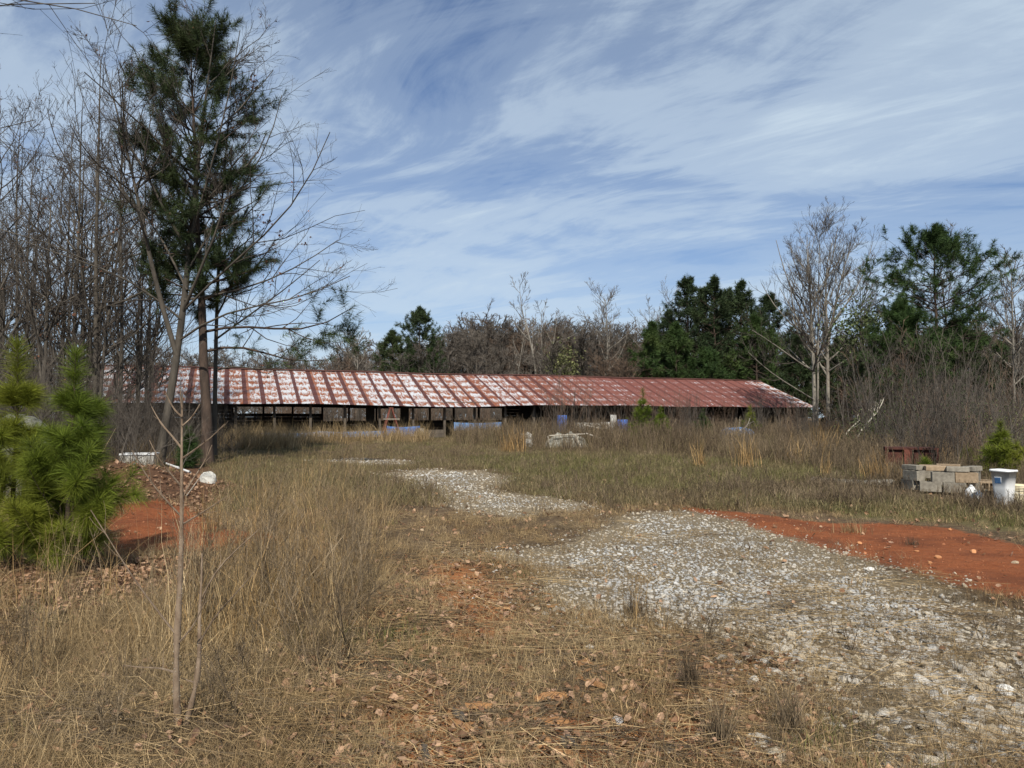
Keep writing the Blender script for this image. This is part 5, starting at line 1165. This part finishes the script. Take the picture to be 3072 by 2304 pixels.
# evergreen leafy bush at right
for px, Y, hh, lb in ((958, 26, 2.2, 'small-leaved green bush right of centre in the right thicket'), (870, 28, 1.7, 'low greyish green bush at left of the right thicket'), (905, 31, 2.6, 'olive bush above the rusty frame in the right thicket'), (986, 30, 2.4, 'olive bush above the bright young pine'), (1016, 24, 1.9, 'olive bush at the right edge of the thicket')):
    rg = np.random.default_rng(int(px)); b_ = gx(px, Y); s_ = shrub('leafy_bush', lb, rg, hh, 14, 0.3, 0.008, 'twig', None); s_.location = tuple(b_)
    part('leaves', leafcards(rg, rg.normal((0, 0, hh*0.5), (0.55, 0.55, hh*0.24), (1500, 3)), 0.05, M['evergreen']), s_)

# ------------------------------------------------------------------ young pines
def young_pine(label, px, py, ty, seed, wpx, near=False, Y=None, m=60, nl=0.2, w=0.004, mats=('bark_pine', 'needle_young')):
    """leader with a long bottlebrush, and a few whorls of rising brush-like shoots below"""
    rng = np.random.default_rng(seed); b = G(px, py) if Y is None else gx(px, Y); Y = b[1]; h = float(at(px, ty, Y)[2]-b[2])-nl*0.5; Lm = wpx/F*Y
    root = thing('young_pine', label, 'pine tree', tuple(b), group='young pines')
    T = smooth_path([(0, 0, -0.1), (rng.normal(0, 0.02), rng.normal(0, 0.02), h*0.4), (rng.normal(0, 0.03), rng.normal(0, 0.03), h*0.7), (rng.normal(0, 0.02), 0, h)], 10); R = np.linspace(0.012*h+0.004, 0.006, 10)
    mb = MB(); mb.tubes(T[None], R[None], 7); part('trunk', mb.mesh('trunk', M[mats[0]], True), root)
    PB = []
    for f, ln, n in ((0.06, 0.9, 6), (0.15, 1.0, 7), (0.26, 1.0, 7), (0.38, 0.85, 6), (0.52, 0.62, 5), (0.70, 0.36, 4)):
        c = np.array([np.interp(f, np.linspace(0, 1, 10), T[:, q]) for q in range(3)]); a0 = rng.uniform(0, 6.28)
        for j_ in range(n):
            a = a0+j_*6.283/n+rng.normal(0, 0.25); el = math.radians(rng.normal(24+36*f, 8)); d = np.array([math.cos(a)*math.cos(el), math.sin(a)*math.cos(el), math.sin(el)]); q = c.copy(); pts = [q]; l_ = Lm*ln*rng.uniform(0.7, 1.12)
            for s_ in range(5): d = d+np.array([0, 0, 0.13])+rng.normal(0, 0.06, 3); d /= np.linalg.norm(d); q = q+d*l_/5; pts.append(q)
            PB.append(pts)
    PB = np.array(PB); RB = np.linspace(1, 0.5, 6)[None]*np.full((len(PB), 1), 0.006 if near else 0.009)
    S, SR = children(rng, PB, RB, 2, 0.35, 0.8, 0.7, 0.40, 0.3, 6, 0.7, 0.06, rmin=0.003)
    mb = MB(); mb.tubes(PB, RB, 5); mb.tubes(S, SR, 4); part('limbs', mb.mesh('limbs', M[mats[0]]), root)
    B = []; D = []; Ls = []
    for X, i0 in ((PB, 2), (S, 1)):
        for i_ in range(i0, 5):
            seg = X[:, i_+1]-X[:, i_]; l_ = np.linalg.norm(seg, axis=1); B.append(X[:, i_]); D.append(seg/l_[:, None]); Ls.append(l_)
        e = X[:, -1]-X[:, -2]; l_ = np.linalg.norm(e, axis=1); B.append(X[:, -1]-e*0.3); D.append(e/l_[:, None]); Ls.append(l_*0.4)      # full tip
    for i_ in range(5, 9): seg = T[i_+1]-T[i_]; l_ = np.linalg.norm(seg); n_ = 3 if i_ < 7 else 7; B += [T[i_][None]]*n_; D += [(seg/l_)[None]]*n_; Ls += [np.array([l_])]*n_
    B = np.concatenate(B); D = np.concatenate(D); Ls = np.concatenate(Ls)
    V, Q, T3 = needles(rng, B, D, Ls, m, nl, w, 0.07, near); kv = 5 if near else 3
    mb = MB(); mb.add(V, Q, T3); me = mb.mesh('needles', M[mats[1]])
    part('crown', tone(me, 0.5*np.repeat(rng.uniform(0, 1, len(B)), m*kv)+0.5*np.repeat(rng.uniform(0, 1, len(B)*m), kv)), root); return root
young_pine('bright young pine with tall leader, right of the two in front left', 68, 573, 344, 901, 68, True, m=66, w=0.0031, nl=0.21)
young_pine('bright young pine cut by the left edge in front', 10, 568, 336, 902, 68, True, m=66, w=0.0031, nl=0.21)
for px, Y, ty, wp, lb in ((643, 33, 386, 22, 'tall yellow-green young pine whose leader overlaps the roof'), (1000, 17.5, 418, 24, 'bright young pine in weeds above the white bin'), (750, 37, 404, 14, 'small yellow-green pine before the right end of barn'), (703, 37, 408, 13, 'dull green small pine in brush before the barn'),
                          (661, 33.5, 405, 16, 'side pine touching the roof-high young pine'), (924, 17, 454, 8, 'tiny green pine before the rusty frame'), (190, 21.0, 424, 14, 'small dark pine seedling between trunks at left'), (965, 20, 444, 9, 'faint green seedling left of the bright young pine')):
    young_pine(lb, px, 0, ty, int(px), wp, False, Y, m=12 if px not in (277, 240, 965, 924) else 5, nl=0.22, w=0.011, mats=('bark_pine', 'needle_young' if px not in (190, 703) else 'needle'))

# ------------------------------------------------------------------ front sapling, built along its own stems
sb = G(178, 726); SY = sb[1]
def sp(pts): return np.array([at(x/3.0, y/3.0, SY+dy)-sb for x, y, dy in pts])
sap = thing('front_sapling', 'thin twin-stemmed speckled leafless sapling in left foreground', 'sapling', tuple(sb))
st1 = smooth_path(sp([(534, 2178, 0), (527, 2050, 0), (529, 1930, 0), (538, 1800, 0.02), (545, 1640, 0.03), (545, 1480, 0.05), (545, 1330, 0.06), (547, 1180, 0.08)]), 16); rs1 = np.linspace(0.021, 0.0038, 16)
st2 = smooth_path(sp([(558, 2172, 0.02), (575, 2110, 0.03), (592, 2040, 0.05), (600, 1950, 0.06), (597, 1850, 0.08), (604, 1760, 0.1), (606, 1660, 0.12)]), 16); rs2 = np.linspace(0.017, 0.004, 16)
for P_, R_2 in ((st1, rs1), (st2, rs2)):
    mb = MB(); mb.tubes(P_[None], R_2[None]*(1+0.12*np.random.default_rng(2).normal(0, 1, 16))[None], 8); part('stem', mb.mesh('stem', M['sapling'], True), sap)
brs = [[(533, 1910, 0), (470, 1830, -0.05), (400, 1740, -0.1), (340, 1640, -0.15), (290, 1545, -0.2), (272, 1530, -0.2)], [(540, 1545, 0.04), (500, 1505, 0), (445, 1440, -0.05), (395, 1350, -0.1)], [(545, 1460, 0.05), (500, 1408, 0), (470, 1370, -0.05), (448, 1320, -0.05)],
       [(545, 1345, 0.06), (515, 1305, 0.1), (480, 1270, 0.1), (455, 1220, 0.12)], [(546, 1250, 0.06), (525, 1235, 0.05), (497, 1180, 0.05)], [(548, 1375, 0.06), (590, 1345, 0), (640, 1310, -0.05), (674, 1272, -0.05)], [(546, 1495, 0.05), (575, 1440, 0.1), (610, 1395, 0.15), (628, 1360, 0.15), (636, 1335, 0.15)],
       [(545, 1575, 0.05), (620, 1530, 0), (680, 1490, -0.05)], [(546, 1278, 0.06), (575, 1255, 0.1), (600, 1212, 0.1)], [(530, 2020, 0), (480, 2000, 0.1), (420, 2005, 0.15), (370, 1995, 0.2)], [(535, 1930, 0), (565, 1900, -0.05), (600, 1850, -0.05), (620, 1770, -0.1)], [(598, 1930, 0.06), (640, 1850, 0), (700, 1790, -0.05), (760, 1720, -0.1)], [(602, 1800, 0.1), (650, 1700, 0.1), (720, 1640, 0.12), (780, 1585, 0.15)],
       [(547, 1225, 0.07), (541, 1190, 0.06), (543, 1165, 0.06)], [(592, 2050, 0.05), (560, 2040, 0.1), (545, 2035, 0.1)]]
mb = MB(); BP = np.array([smooth_path(sp(q), 7) for q in brs]); BRd = np.linspace(0.0058, 0.0020, 7)[None]*np.ones((len(brs), 1)); 
for q in range(len(brs)):
    mb = MB(); mb.tubes(BP[q:q+1], BRd[q:q+1], 5); part('branch', mb.mesh('branch', M['sapling']), sap)
C, CR = children(np.random.default_rng(5), BP, BRd, 3, 0.3, 0.95, 0.6, 0.3, 0.3, 4, 0.6, 0.1, rmin=0.0012); mb = MB(); mb.tubes(C, CR, 3); part('twigs', mb.mesh('twigs', M['sapling']), sap)
# pale bark specks (lenticels)
rg = np.random.default_rng(9); mb = MB()
for P_, R_2, n_ in ((st1, rs1, 150), (st2, rs2, 40)):
    f = rg.uniform(0, 0.8, n_)**1.3*15; i0 = f.astype(int); fr = (f-i0)[:, None]; c = P_[i0]*(1-fr)+P_[i0+1]*fr; r_ = R_2[i0]
    a = rg.uniform(0, 6.28, n_); c = c+np.stack([np.cos(a)*r_, np.sin(a)*r_, 0*a], -1); s_ = rg.uniform(0.0014, 0.003, n_)[:, None, None]
    oc = np.array([[1, 0, 0], [0, 1, 0], [-1, 0, 0], [0, -1, 0], [0, 0, 1], [0, 0, -1]])*1.0; V = (c[:, None]+oc[None]*s_).reshape(-1, 3); kk = np.arange(n_)[:, None]*6
    T3 = np.concatenate([kk+np.array([x])for x in ([0, 1, 4], [1, 2, 4], [2, 3, 4], [3, 0, 4], [1, 0, 5], [2, 1, 5], [3, 2, 5], [0, 3, 5])]); mb.add(V, None, T3)
lp = part('bark_specks', mb.mesh('specks', M['wood_pale']), sap); lp['kind'] = 'stuff'

# ------------------------------------------------------------------ single grass clumps and dead weeds that stand out
rg = np.random.default_rng(1000)
CL = [(258, 548, 1.12, 70, 0.11, 'sedge', 'tall golden broomsedge clump left of centre'), (214, 532, 0.75, 34, 0.10, 'sedge', 'shorter golden clump left of the tall one'), (42, 668, 0.70, 40, 0.10, 'thatch', 'tall pale stalks in front of the left young pine'), (80, 640, 0.80, 40, 0.08, 'thatch', 'upright grey-tan stalk clump under the young pines'), (20, 610, 0.65, 30, 0.10, 'sedge', 'tan stalk clump at the left edge'),
      (110, 600, 0.55, 20, 0.07, 'sedge', 'tan stalks right below the young pine'), (305, 610, 0.75, 46, 0.12, 'sedge', 'loose tan clump left of the path'), (268, 640, 0.65, 44, 0.13, 'thatch', 'wide pale clump right of the sapling'), (330, 560, 0.6, 44, 0.16, 'sedge', 'low golden clump beside the path'), (345, 540, 0.5, 40, 0.14, 'weed', 'dark brown clump beside the path'), (205, 620, 0.6, 30, 0.12, 'thatch', 'thin stalks behind the sapling'), (372, 525, 0.5, 30, 0.12, 'thatch', 'pale low clump at the bend of path'),
      (160, 655, 0.55, 40, 0.12, 'thatch', 'pale stalks just left of the sapling stem'), (58, 600, 0.85, 50, 0.10, 'thatch', 'tall grey stalks right before the young pines'), (285, 585, 0.70, 60, 0.14, 'sedge', 'golden stalks halfway along the rank grass'), (318, 665, 0.55, 50, 0.12, 'weed', 'dark brown stalk clump at the track edge'), (232, 575, 0.75, 50, 0.12, 'sedge', 'golden stalks below the tall broomsedge clump'), (365, 590, 0.45, 50, 0.14, 'thatch', 'low pale clump nearest the track'), (130, 690, 0.40, 40, 0.12, 'weed', 'low dark clump left of the sapling foot'),
      (747, 468, 1.15, 60, 0.2, 'sedge', 'golden clump standing in brown weeds right of centre'), (795, 462, 0.95, 50, 0.3, 'sedge', 'faint golden clump in weeds left of the twin trees'), (822, 458, 1.35, 60, 0.25, 'sedge', 'golden clump below the twin-stemmed tree'), (826, 477, 0.9, 16, 0.07, 'sedge', 'arching pale plumes by the low slab'), (880, 480, 0.9, 50, 0.25, 'sedge', 'golden clump left of the ring'), (945, 470, 0.8, 40, 0.25, 'sedge', 'tan clump behind the block ring'), (700, 468, 1.0, 40, 0.12, 'sedge', 'thin golden stalks in brown weeds near centre right'), (512, 452, 1.3, 60, 0.4, 'sedge', 'golden clump before the faded tarp'),
      (633, 622, 0.62, 16, 0.05, 'sedge', 'few thin stalks rising from the gravel'), (690, 690, 0.30, 120, 0.03, 'weed', 'dense dark weed tuft at the gravel corner'), (720, 745, 0.30, 110, 0.035, 'weed', 'dark upright weed tuft at bottom right'), (790, 735, 0.32, 120, 0.04, 'weed', 'second dark weed tuft at bottom right'), (912, 545, 0.14, 50, 0.06, 'weed', 'dark low tuft on the right clay'), (852, 532, 0.22, 50, 0.14, 'thatch', 'tan tuft between clay and grass'), (635, 615, 0.34, 80, 0.08, 'weed', 'dark tuft in the middle of gravel')]
for px, py, h, n, s_, mt, lb in CL:
    p = G(px, py); Y = p[1]; w = 0.004 if Y < 10 else 0.0009*Y
    me = blades(rg, int(n*1.6), s_*0.8, h*0.30, h*1.05, w, 0.16, 0.16, M[mt], 4, 'stalks', 0.016)
    o = solo('grass_clump', me, lb, 'grass clump', tuple(p), (0, 0, 0), group='grass clumps and weed tufts')
for px, py, h, lb in ((290, 650, 0.55, 'dark branching dead weed beside the path clump'), (236, 720, 0.45, 'dark dead weed right of the sapling foot'), (266, 578, 0.62, 'blackened dead weed with spreading top left of path'), (248, 690, 0.5, 'twiggy dead weed behind the sapling foot'), (100, 745, 0.4, 'thin dead weed left of the sapling'), (25, 690, 0.6, 'leaning dead weed at the left edge'), (700, 640, 0.3, 'small dead weed on the gravel'), (850, 650, 0.25, 'dead weed tuft on the stony ground at right'), (1000, 640, 0.3, 'dead bush at the right edge on stones')):
    p = G(px, py); solo('dead_weed', stems(rg, 5, 0.04, h*0.6, h*1.1, 0.0035, M['weed'], 0.3, 6, 0.35, 'weed', 4, True), lb, 'weed', tuple(p), group='dead weeds')

# ------------------------------------------------------------------ ground cover
rg = np.random.default_rng(2024)
thv = [blades(rg, 44, 0.09, 0.06, 0.26, 0.0034, 0.8, 1.05, M['thatch'], 3, 'thatch', 0.035) for q in range(4)]+[blades(rg, 50, 0.12, 0.10, 0.34, 0.0032, 0.5, 1.35, M['thatch'], 3, 'mat', 0.04) for q in range(4)]
ths = [blades(rg, 34, 0.06, 0.05, 0.13, 0.0028, 0.5, 0.6, M['thatch'], 3, 'thatch_short', 0.03) for q in range(5)]
thf = [blades(rg, 34, 0.18, 0.05, 0.19, 0.010, 0.45, 0.55, M['thatch_far'], 2, 'thatch_far', 0.03) for q in range(5)]
tall = [blades(rg, 22, 0.10, 0.20, 0.62, 0.0036, 0.30, 0.36, M['thatch'], 4, 'tall', 0.025) for q in range(3)]+[blades(rg, 26, 0.07, 0.35, 0.85, 0.0042, 0.18, 0.20, M['straw'], 4, 'tall', 0.02) for q in range(3)]+[blades(rg, 16, 0.08, 0.3, 0.8, 0.0034, 0.15, 0.2, M['sedge'], 4, 'tall', 0.025) for q in range(2)]+[stems(rg, 6, 0.05, 0.25, 0.7, 0.0024, M['weed'], 0.35, 5, 0.4, 'tangle', 3, True) for q in range(4)]
gold = [blades(rg, 40, 0.22, 0.45, 1.15, 0.015, 0.28, 0.34, M['straw'], 3, 'gold', 0.02) for q in range(5)]
grn = [blades(rg, 40, 0.09, 0.05, 0.16, 0.006, 0.4, 0.5, M['green'], 2, 'green') for q in range(4)]
wee = [stems(rg, 9, 0.16, 0.6, 1.1, 0.0075, M['weed'], 0.2, 4, 0.3, 'weeds', 3, False) for q in range(6)]
wee += [blades(rg, 30, 0.22, 0.35, 0.95, 0.011, 0.25, 0.3, M['thatch_far'], 3, 'field', 0.02) for q in range(3)]+[blades(rg, 30, 0.2, 0.3, 0.8, 0.011, 0.3, 0.3, M['weed'], 3, 'field', 0.02) for q in range(2)]
wel = [stems(rg, 12, 0.12, 0.15, 0.34, 0.0045, M['weed'], 0.35, 4, 0.4, 'weeds_low', 3, False) for q in range(5)]
def zfree(x, y, names, margin=0.0):
    ok = np.ones(len(x), bool)
    for nm in names: ok &= zone(nm, x, y) < margin+0.25*(fbm(x, y, 0.8, 31)-0.5)*2
    return ok
def leftzone(x, y):     # rank growth left of the track
    px = pxof(x, y); D = y
    return px < np.interp(D, [3, 4, 5, 7, 9, 12, 16, 24, 40], [300, 330, 355, 372, 385, 395, 372, 345, 330])
# short thatch on most of the open ground
x, y = sample(rg, 17000, 2.6, 15); k = zfree(x, y, ('gravel', 'clay')) | (rg.uniform(0, 1, len(x)) < 0.10)
d = fbm(x, y, 0.7, 41); o_ = zone('orange', x, y) > 0; cpx = (pxof(x, y) > 300) & (pxof(x, y) < 800) & (y < 7); k &= rg.uniform(0, 1, len(x)) < np.where(o_, 0.12, np.clip(2.6*d-0.62, 0.04, 1)*np.where(cpx, 0.52, 1.0)); k &= zone('litter', x, y) < 0.2
k &= ~((zone('clay', x, y)+0.5*(fbm(x, y, 0.6, 131)-0.5) > 0.05) & (rg.uniform(0, 1, len(x)) < 0.96))
k &= ~((np.hypot(x-sb[0]*0.94, y-sb[1]*0.94) < 0.42) & (rg.uniform(0, 1, len(x)) < 0.85))
for c_ in CHP: k &= np.hypot(x-c_[0], y-c_[1]+0.07) > 0.13
x, y = x[k], y[k]; lf = leftzone(x, y)
scatter('dry_grass', 'matted dry tan grass covering the foreground', 'grass', place(x[lf], y[lf]), rz(rg, lf.sum(), 0.15), np.clip(rg.normal(0.92, 0.32, lf.sum()), 0.45, 1.8)*np.interp(y[lf], [2.6, 4.2, 5.5], [0.62, 0.75, 1.0]), thv, rg)
scatter('short_dry_grass', 'short dry grass along the worn track', 'grass', place(x[~lf], y[~lf]), rz(rg, (~lf).sum(), 0.15), rg.uniform(0.6, 1.3, (~lf).sum()), ths+thv[:1], rg)
# farther out, wider blades
x, y = sample(rg, 13000, 13, 60); k = zfree(x, y, ('gravel', 'clay')) & (zone('litter', x, y) < 0.1) & (np.hypot(x-RC[0]*0.96, y-RC[1]*0.96) > 1.1); x, y = x[k], y[k]
scatter('far_dry_grass', 'dry grass of the clearing reaching to the barn', 'grass', place(x, y), rz(rg, len(x), 0.1), rg.uniform(0.7, 1.4, len(x)), thf, rg)
# taller stalks on the left
x, y = sample(rg, 4200, 3.8, 20); k = leftzone(x, y) & (zone('clay', x, y) < -0.45) & (zone('gravel', x, y) < -0.05) & (zone('litter', x, y) < -0.1); k &= rg.uniform(0, 1, len(x)) < np.clip(fbm(x, y, 1.1, 51)*3.6-1.55, 0.03, 1)
k &= ~(((pxof(x, y) < 130) | (y < 4.4)) & (y < 6.5) & (rg.uniform(0, 1, len(x)) < 0.8))
x, y = x[k], y[k]; scatter('tall_dry_grass', 'tall loose dry stalks left of the track', 'grass', place(x, y), rz(rg, len(x), 0.12), rg.uniform(0.65, 1.3, len(x))*np.interp(y, [3.8, 5.5, 8, 14], [0.75, 1.15, 1.25, 1.2])*(0.6+0.8*fbm(x, y, 0.9, 57)), tall, rg)
# golden grass before the barn on the left of the bay
x, y = sample(rg, 7000, 21, 43); px = pxof(x, y); s_ = (x-BL[0])*BN[0]+(y-BL[1])*BN[1]
k = (((px > 205) & (px < 425) & (s_ > -9) & (s_ < -0.1)) | ((px > 455) & (px < 540) & (s_ > -5) & (s_ < -0.3))); k &= rg.uniform(0, 1, len(x)) < np.clip(fbm(x, y, 2.5, 61)*2.2-0.35, 0.1, 1); k &= (px < 300) | (s_ > -3.0-3.5*fbm(x, y, 2.2, 63))
x, y = x[k], y[k]; scatter('golden_grass', 'golden broomsedge growing along the front of barn', 'grass', place(x, y), rz(rg, len(x), 0.12), rg.uniform(0.6, 1.25, len(x)), gold, rg)
# green
x, y = sample(rg, 8500, 3.5, 40); k = (zone('green', x, y)+0.8*(fbm(x, y, 1.0, 71)-0.5) > 0.0) | ((vnoise(x, y, 0.9, 73) > 0.84) & (rg.uniform(0, 1, len(x)) < 0.30) & zfree(x, y, ('gravel', 'clay'))); x, y = x[k], y[k]
scatter('green_grass', 'low green winter grass in the clearing', 'grass', place(x, y), rz(rg, len(x), 0.1), rg.uniform(0.6, 1.2, len(x))*np.clip(0.75+y/28, 0.8, 1.8), grn, rg)
# brown weeds filling the field right of the bay
x, y = sample(rg, 16000, 15, 56); px = pxof(x, y); s_ = (x-BL[0])*BN[0]+(y-BL[1])*BN[1]
edge_ = np.interp(px, [430, 480, 520, 600, 700, 760, 820, 880, 940, 1000, 1100], [36, 33.5, 30, 29, 27.5, 24, 19.5, 17.0, 16.2, 15.3, 15])
k = (px > 455) & (y > edge_+2.0*(fbm(x, y, 3, 81)-0.5)) & ((s_ < -0.3) | (px > 830) | (s_ > 13)); k |= (px < 160) & (y > 19) & (y < 36)
k &= ~((np.abs(px-566) < 24) & (np.abs(y-32) < 1.6) & (rg.uniform(0, 1, len(x)) < 0.8))
dr = np.hypot(x-RC[0], y-RC[1]); k &= dr > 0.75; k &= ~((np.hypot(x-fp[0]*0.96, y-fp[1]*0.96) < 0.9))
x, y = x[k], y[k]; sc = rg.uniform(0.5, 1.15, len(x))*np.interp(y, [15, 19, 26, 33, 45], [0.42, 0.6, 0.9, 1.15, 1.25])*(0.55+0.9*fbm(x, y, 4.0, 87))
scatter('brown_weeds', 'standing dead brown weeds between clearing and barn', 'weeds', place(x, y), rz(rg, len(x), 0.1), sc, wee, rg)
# low dark weeds in front of the ring, on the clearing's right side
x, y = sample(rg, 9000, 8.5, 32); px = pxof(x, y); k = ((px > 600) & (y > np.interp(px, [600, 700, 800, 900, 1030], [18, 14.5, 13.0, 11.6, 10.8])) & (y < 27) & (zone('green', x, y) < 0.1)) | ((px > 380) & (px < 760) & (y > 12) & (rg.uniform(0, 1, len(x)) < 0.15))
k &= zfree(x, y, ('clay', 'gravel')); k &= np.hypot(x-bn[0], y-bn[1]) > 0.25; fr2 = np.hypot(x-RC[0]*0.93, y-RC[1]*0.93) < 1.0; k &= ~(fr2 & (rg.uniform(0, 1, len(x)) < 0.6)); k &= np.hypot(x-RC[0], y-RC[1]) > 0.7; x, y = x[k], y[k]
scatter('low_weeds', 'low grey-brown dead weeds round the ring and bin', 'weeds', place(x, y), rz(rg, len(x), 0.15), rg.uniform(0.6, 1.25, len(x)), wel, rg)
# dead leaves
def leaf(rng):
    n = 5; xs_ = np.linspace(-1, 1, n); V = []
    for i_, xx in enumerate(xs_):
        w = 0.62*(1-abs(xx)**2.2)+0.03; c = 0.25*rng.normal()+0.5
        for yy in (-w*(1+rng.normal(0, 0.15)), 0, w*(1+rng.normal(0, 0.15))): V.append((xx, yy, abs(yy)*c+0.35*xx*xx*rng.uniform(0.2, 1)))
    Q = [[3*i_+j_, 3*i_+3+j_, 3*i_+4+j_, 3*i_+1+j_] for i_ in range(n-1) for j_ in range(2)]
    return tone(mesh_np('leaf', V, [np.array(Q)], M['leaf']), np.full(len(V), rng.uniform(0.2, 0.9)))
lv = [leaf(rg) for q in range(7)]
x, y = sample(rg, 60000, 3.0, 19); u = rg.uniform(0, 1, len(x)); zl = zone('litter', x, y)
k = (zl+0.5*(fbm(x, y, 0.7, 91)-0.5) > 0) | (u < 0.07) | ((zone('orange', x, y) > -0.4) & (u < 0.22)) | ((y < 5.5) & (pxof(x, y) > 280) & (pxof(x, y) < 780) & (u < 0.11)); k &= ~((zone('gravel', x, y) > 0) & (u > 0.008)); k &= ~((zone('clay', x, y) > 0.1) & (u > 0.02))
x, y = x[k], y[k]; n = len(x)
scatter('fallen_leaves', 'brown fallen leaves on the mound and bare soil', 'leaves', place(x, y, 0.012+rg.uniform(0, 0.03, n)), np.stack([rg.normal(0, 0.5, n), rg.normal(0, 0.5, n), rg.uniform(0, 6.28, n)], -1), rg.uniform(0.016, 0.038, n)*np.clip(0.7+y*0.04, 0.8, 1.3), lv, rg)
# gravel
gv = [rock_mesh(rg, M['gravel'], 'stone', 2 if q < 7 else 1, rg.uniform(0.42, 0.7)) for q in range(14)]
x, y = sample(rg, 170000, 3.0, 30); z_ = zone('gravel', x, y); f_ = 0.6*fbm(x, y, 1.1, 95)+0.4*fbm(x, y, 0.38, 96)
k = (z_+1.1*(f_-0.5)+0.30*rg.normal(0, 1, len(x))-0.05 > 0.0)
sparse = 1.0          # the near right corner is half grown over
core = sstep(0.05, 0.9+0.02*y, z_+0.9*(f_-0.5))*sstep(3.6, 6.4, y+1.6*(fbm(x, y, 1.6, 97)-0.5))     # clean stone only in the middle of the spread
k &= rg.uniform(0, 1, len(x)) < np.clip(sparse*np.clip(f_*3.4-0.62, 0.22, 1)*1.3, 0, 1)*(0.62+0.38*core)
x, y, core = x[k], y[k], core[k]; n = len(x); sz = np.exp(rg.normal(math.log(0.021), 0.45, n)); sz = np.clip(sz, 0.008, 0.060)*np.interp(y, [3, 4.5, 6, 8, 14, 25], [1.15, 0.98, 0.66, 0.54, 0.70, 1.0])
ti = np.clip(0.85-core, 0, 0.8)*rg.uniform(0.2, 1, n)
scatter('gravel', 'pale limestone gravel spread along the track', 'gravel', place(x, y, 0.0)+np.stack([0*x, 0*x, sz*0.25], -1), np.stack([rg.normal(0, 0.35, n), rg.normal(0, 0.35, n), rg.uniform(0, 6.28, n)], -1), sz, gv, rg, ti)
# orange pebbles on bare soil and clay
pb = [rock_mesh(rg, M['clod'], 'pebble', 1, 0.7) for q in range(6)]
x, y = sample(rg, 26000, 3.0, 16); zo = zone('orange', x, y); zc_ = zone('clay', x, y); u = rg.uniform(0, 1, len(x))
k = ((zo > -0.25) & (u < 0.5)) | ((zc_ > -0.05) & (u < 0.45)); x, y = x[k], y[k]; n = len(x)
scatter('soil_pebbles', 'small orange pebbles on clay and worn soil', 'pebbles', place(x, y, 0.002), rg.uniform(0, 6.28, (n, 3)), np.exp(rg.normal(math.log(0.008), 0.45, n)), pb, rg)
# small wood chips and straw
cv = [chip(rg, 2.0, rg.uniform(0.3, 0.7), rg.uniform(0.15, 0.3)).mesh('chip', M['wood_chip']) for q in range(6)]
x, y = sample(rg, 4200, 3.0, 9); px = pxof(x, y); k = (px > 330) & (px < 760) & zfree(x, y, ('gravel', 'clay'), -0.1); x, y = x[k], y[k]; n = len(x)
scatter('wood_litter', 'splintered wood chips strewn over the worn ground', 'wood chips', place(x, y, 0.015), np.stack([rg.normal(0, 0.25, n), rg.normal(0, 0.25, n), rg.uniform(0, 6.28, n)], -1), rg.uniform(0.012, 0.042, n), cv, rg)
def straw(rng, material, n=14):
    P = []; 
    for q in range(n):
        a = rng.normal(0, 0.5); l = rng.uniform(0.15, 0.5); c = rng.normal(0, 0.12, 2); d = np.array([math.cos(a), math.sin(a)]); t_ = np.linspace(-0.5, 0.5, 4)[:, None]
        xy = c+d*t_*l+np.array([-d[1], d[0]])*(t_**2)*rng.normal(0, 0.2)*l; P.append(np.column_stack([xy, 0.012+np.abs(rng.normal(0, 0.018))+0.03*rng.uniform(-1, 1)*t_[:, 0]]))
    mb = MB(); mb.tubes(np.array(P), np.full((n, 4), 0.0014), 3); return tone(mb.mesh('straw', material), np.repeat(rng.uniform(0, 1, n), 12))
sv = [straw(rg, M['weed']) for q in range(3)]+[straw(rg, M['thatch']) for q in range(3)]
x, y = sample(rg, 3800, 3.0, 12); px = pxof(x, y); u = rg.uniform(0, 1, len(x)); k = ((px > 720) & (y < 7.5) & (u < 0.34)) | ((zone('gravel', x, y) > 0) & (u < 0.10)) | ((zone('gravel', x, y) < 0) & (zone('clay', x, y) < 0) & (u < 0.3)); k &= zone('clay', x, y) < 0; x, y = x[k], y[k]; n = len(x)
scatter('fallen_straw', 'flattened dead stems lying over stones and grass', 'straw', place(x, y, 0.01), np.stack([rg.normal(0, 0.08, n), rg.normal(0, 0.08, n), np.where(rg.uniform(0, 1, n) < 0.6, rg.normal(-0.4, 0.35, n), rg.uniform(0, 6.28, n))], -1), rg.uniform(0.6, 1.2, n), sv, rg)
# tufts growing through the stones
x, y = sample(rg, 9000, 3.0, 20); k = (zone('gravel', x, y) > -0.1) & (0.6*fbm(x, y, 1.1, 95)+0.4*fbm(x, y, 0.38, 96) < 0.45); k |= (zone('gravel', x, y) > 0) & (y < 5.5) & (rg.uniform(0, 1, len(x)) < 0.10); k |= (zone('gravel', x, y) > -0.3) & (vnoise(x, y, 1.3, 141) > 0.74); zg_ = zone('gravel', x, y); k |= (zg_ > -0.5) & (zg_ < 0.5) & (rg.uniform(0, 1, len(x)) < 0.45); k |= (zg_ > 0) & (y < 6.0) & (rg.uniform(0, 1, len(x)) < 0.16); k &= rg.uniform(0, 1, len(x)) < 0.75; x, y = x[k], y[k]; n = len(x)
wen = [stems(rg, 8, 0.07, 0.06, 0.22, 0.0016, M['weed'], 0.45, 4, 0.4, 'weeds_near', 3, False) for q in range(4)]+[blades(rg, 24, 0.08, 0.06, 0.2, 0.003, 0.6, 0.7, M['thatch'], 3, 'tuft', 0.03) for q in range(3)]
scatter('stone_weeds', 'thin dead weeds growing through the gravel', 'weeds', place(x, y), rz(rg, n, 0.15), rg.uniform(0.4, 0.95, n), wen, rg)
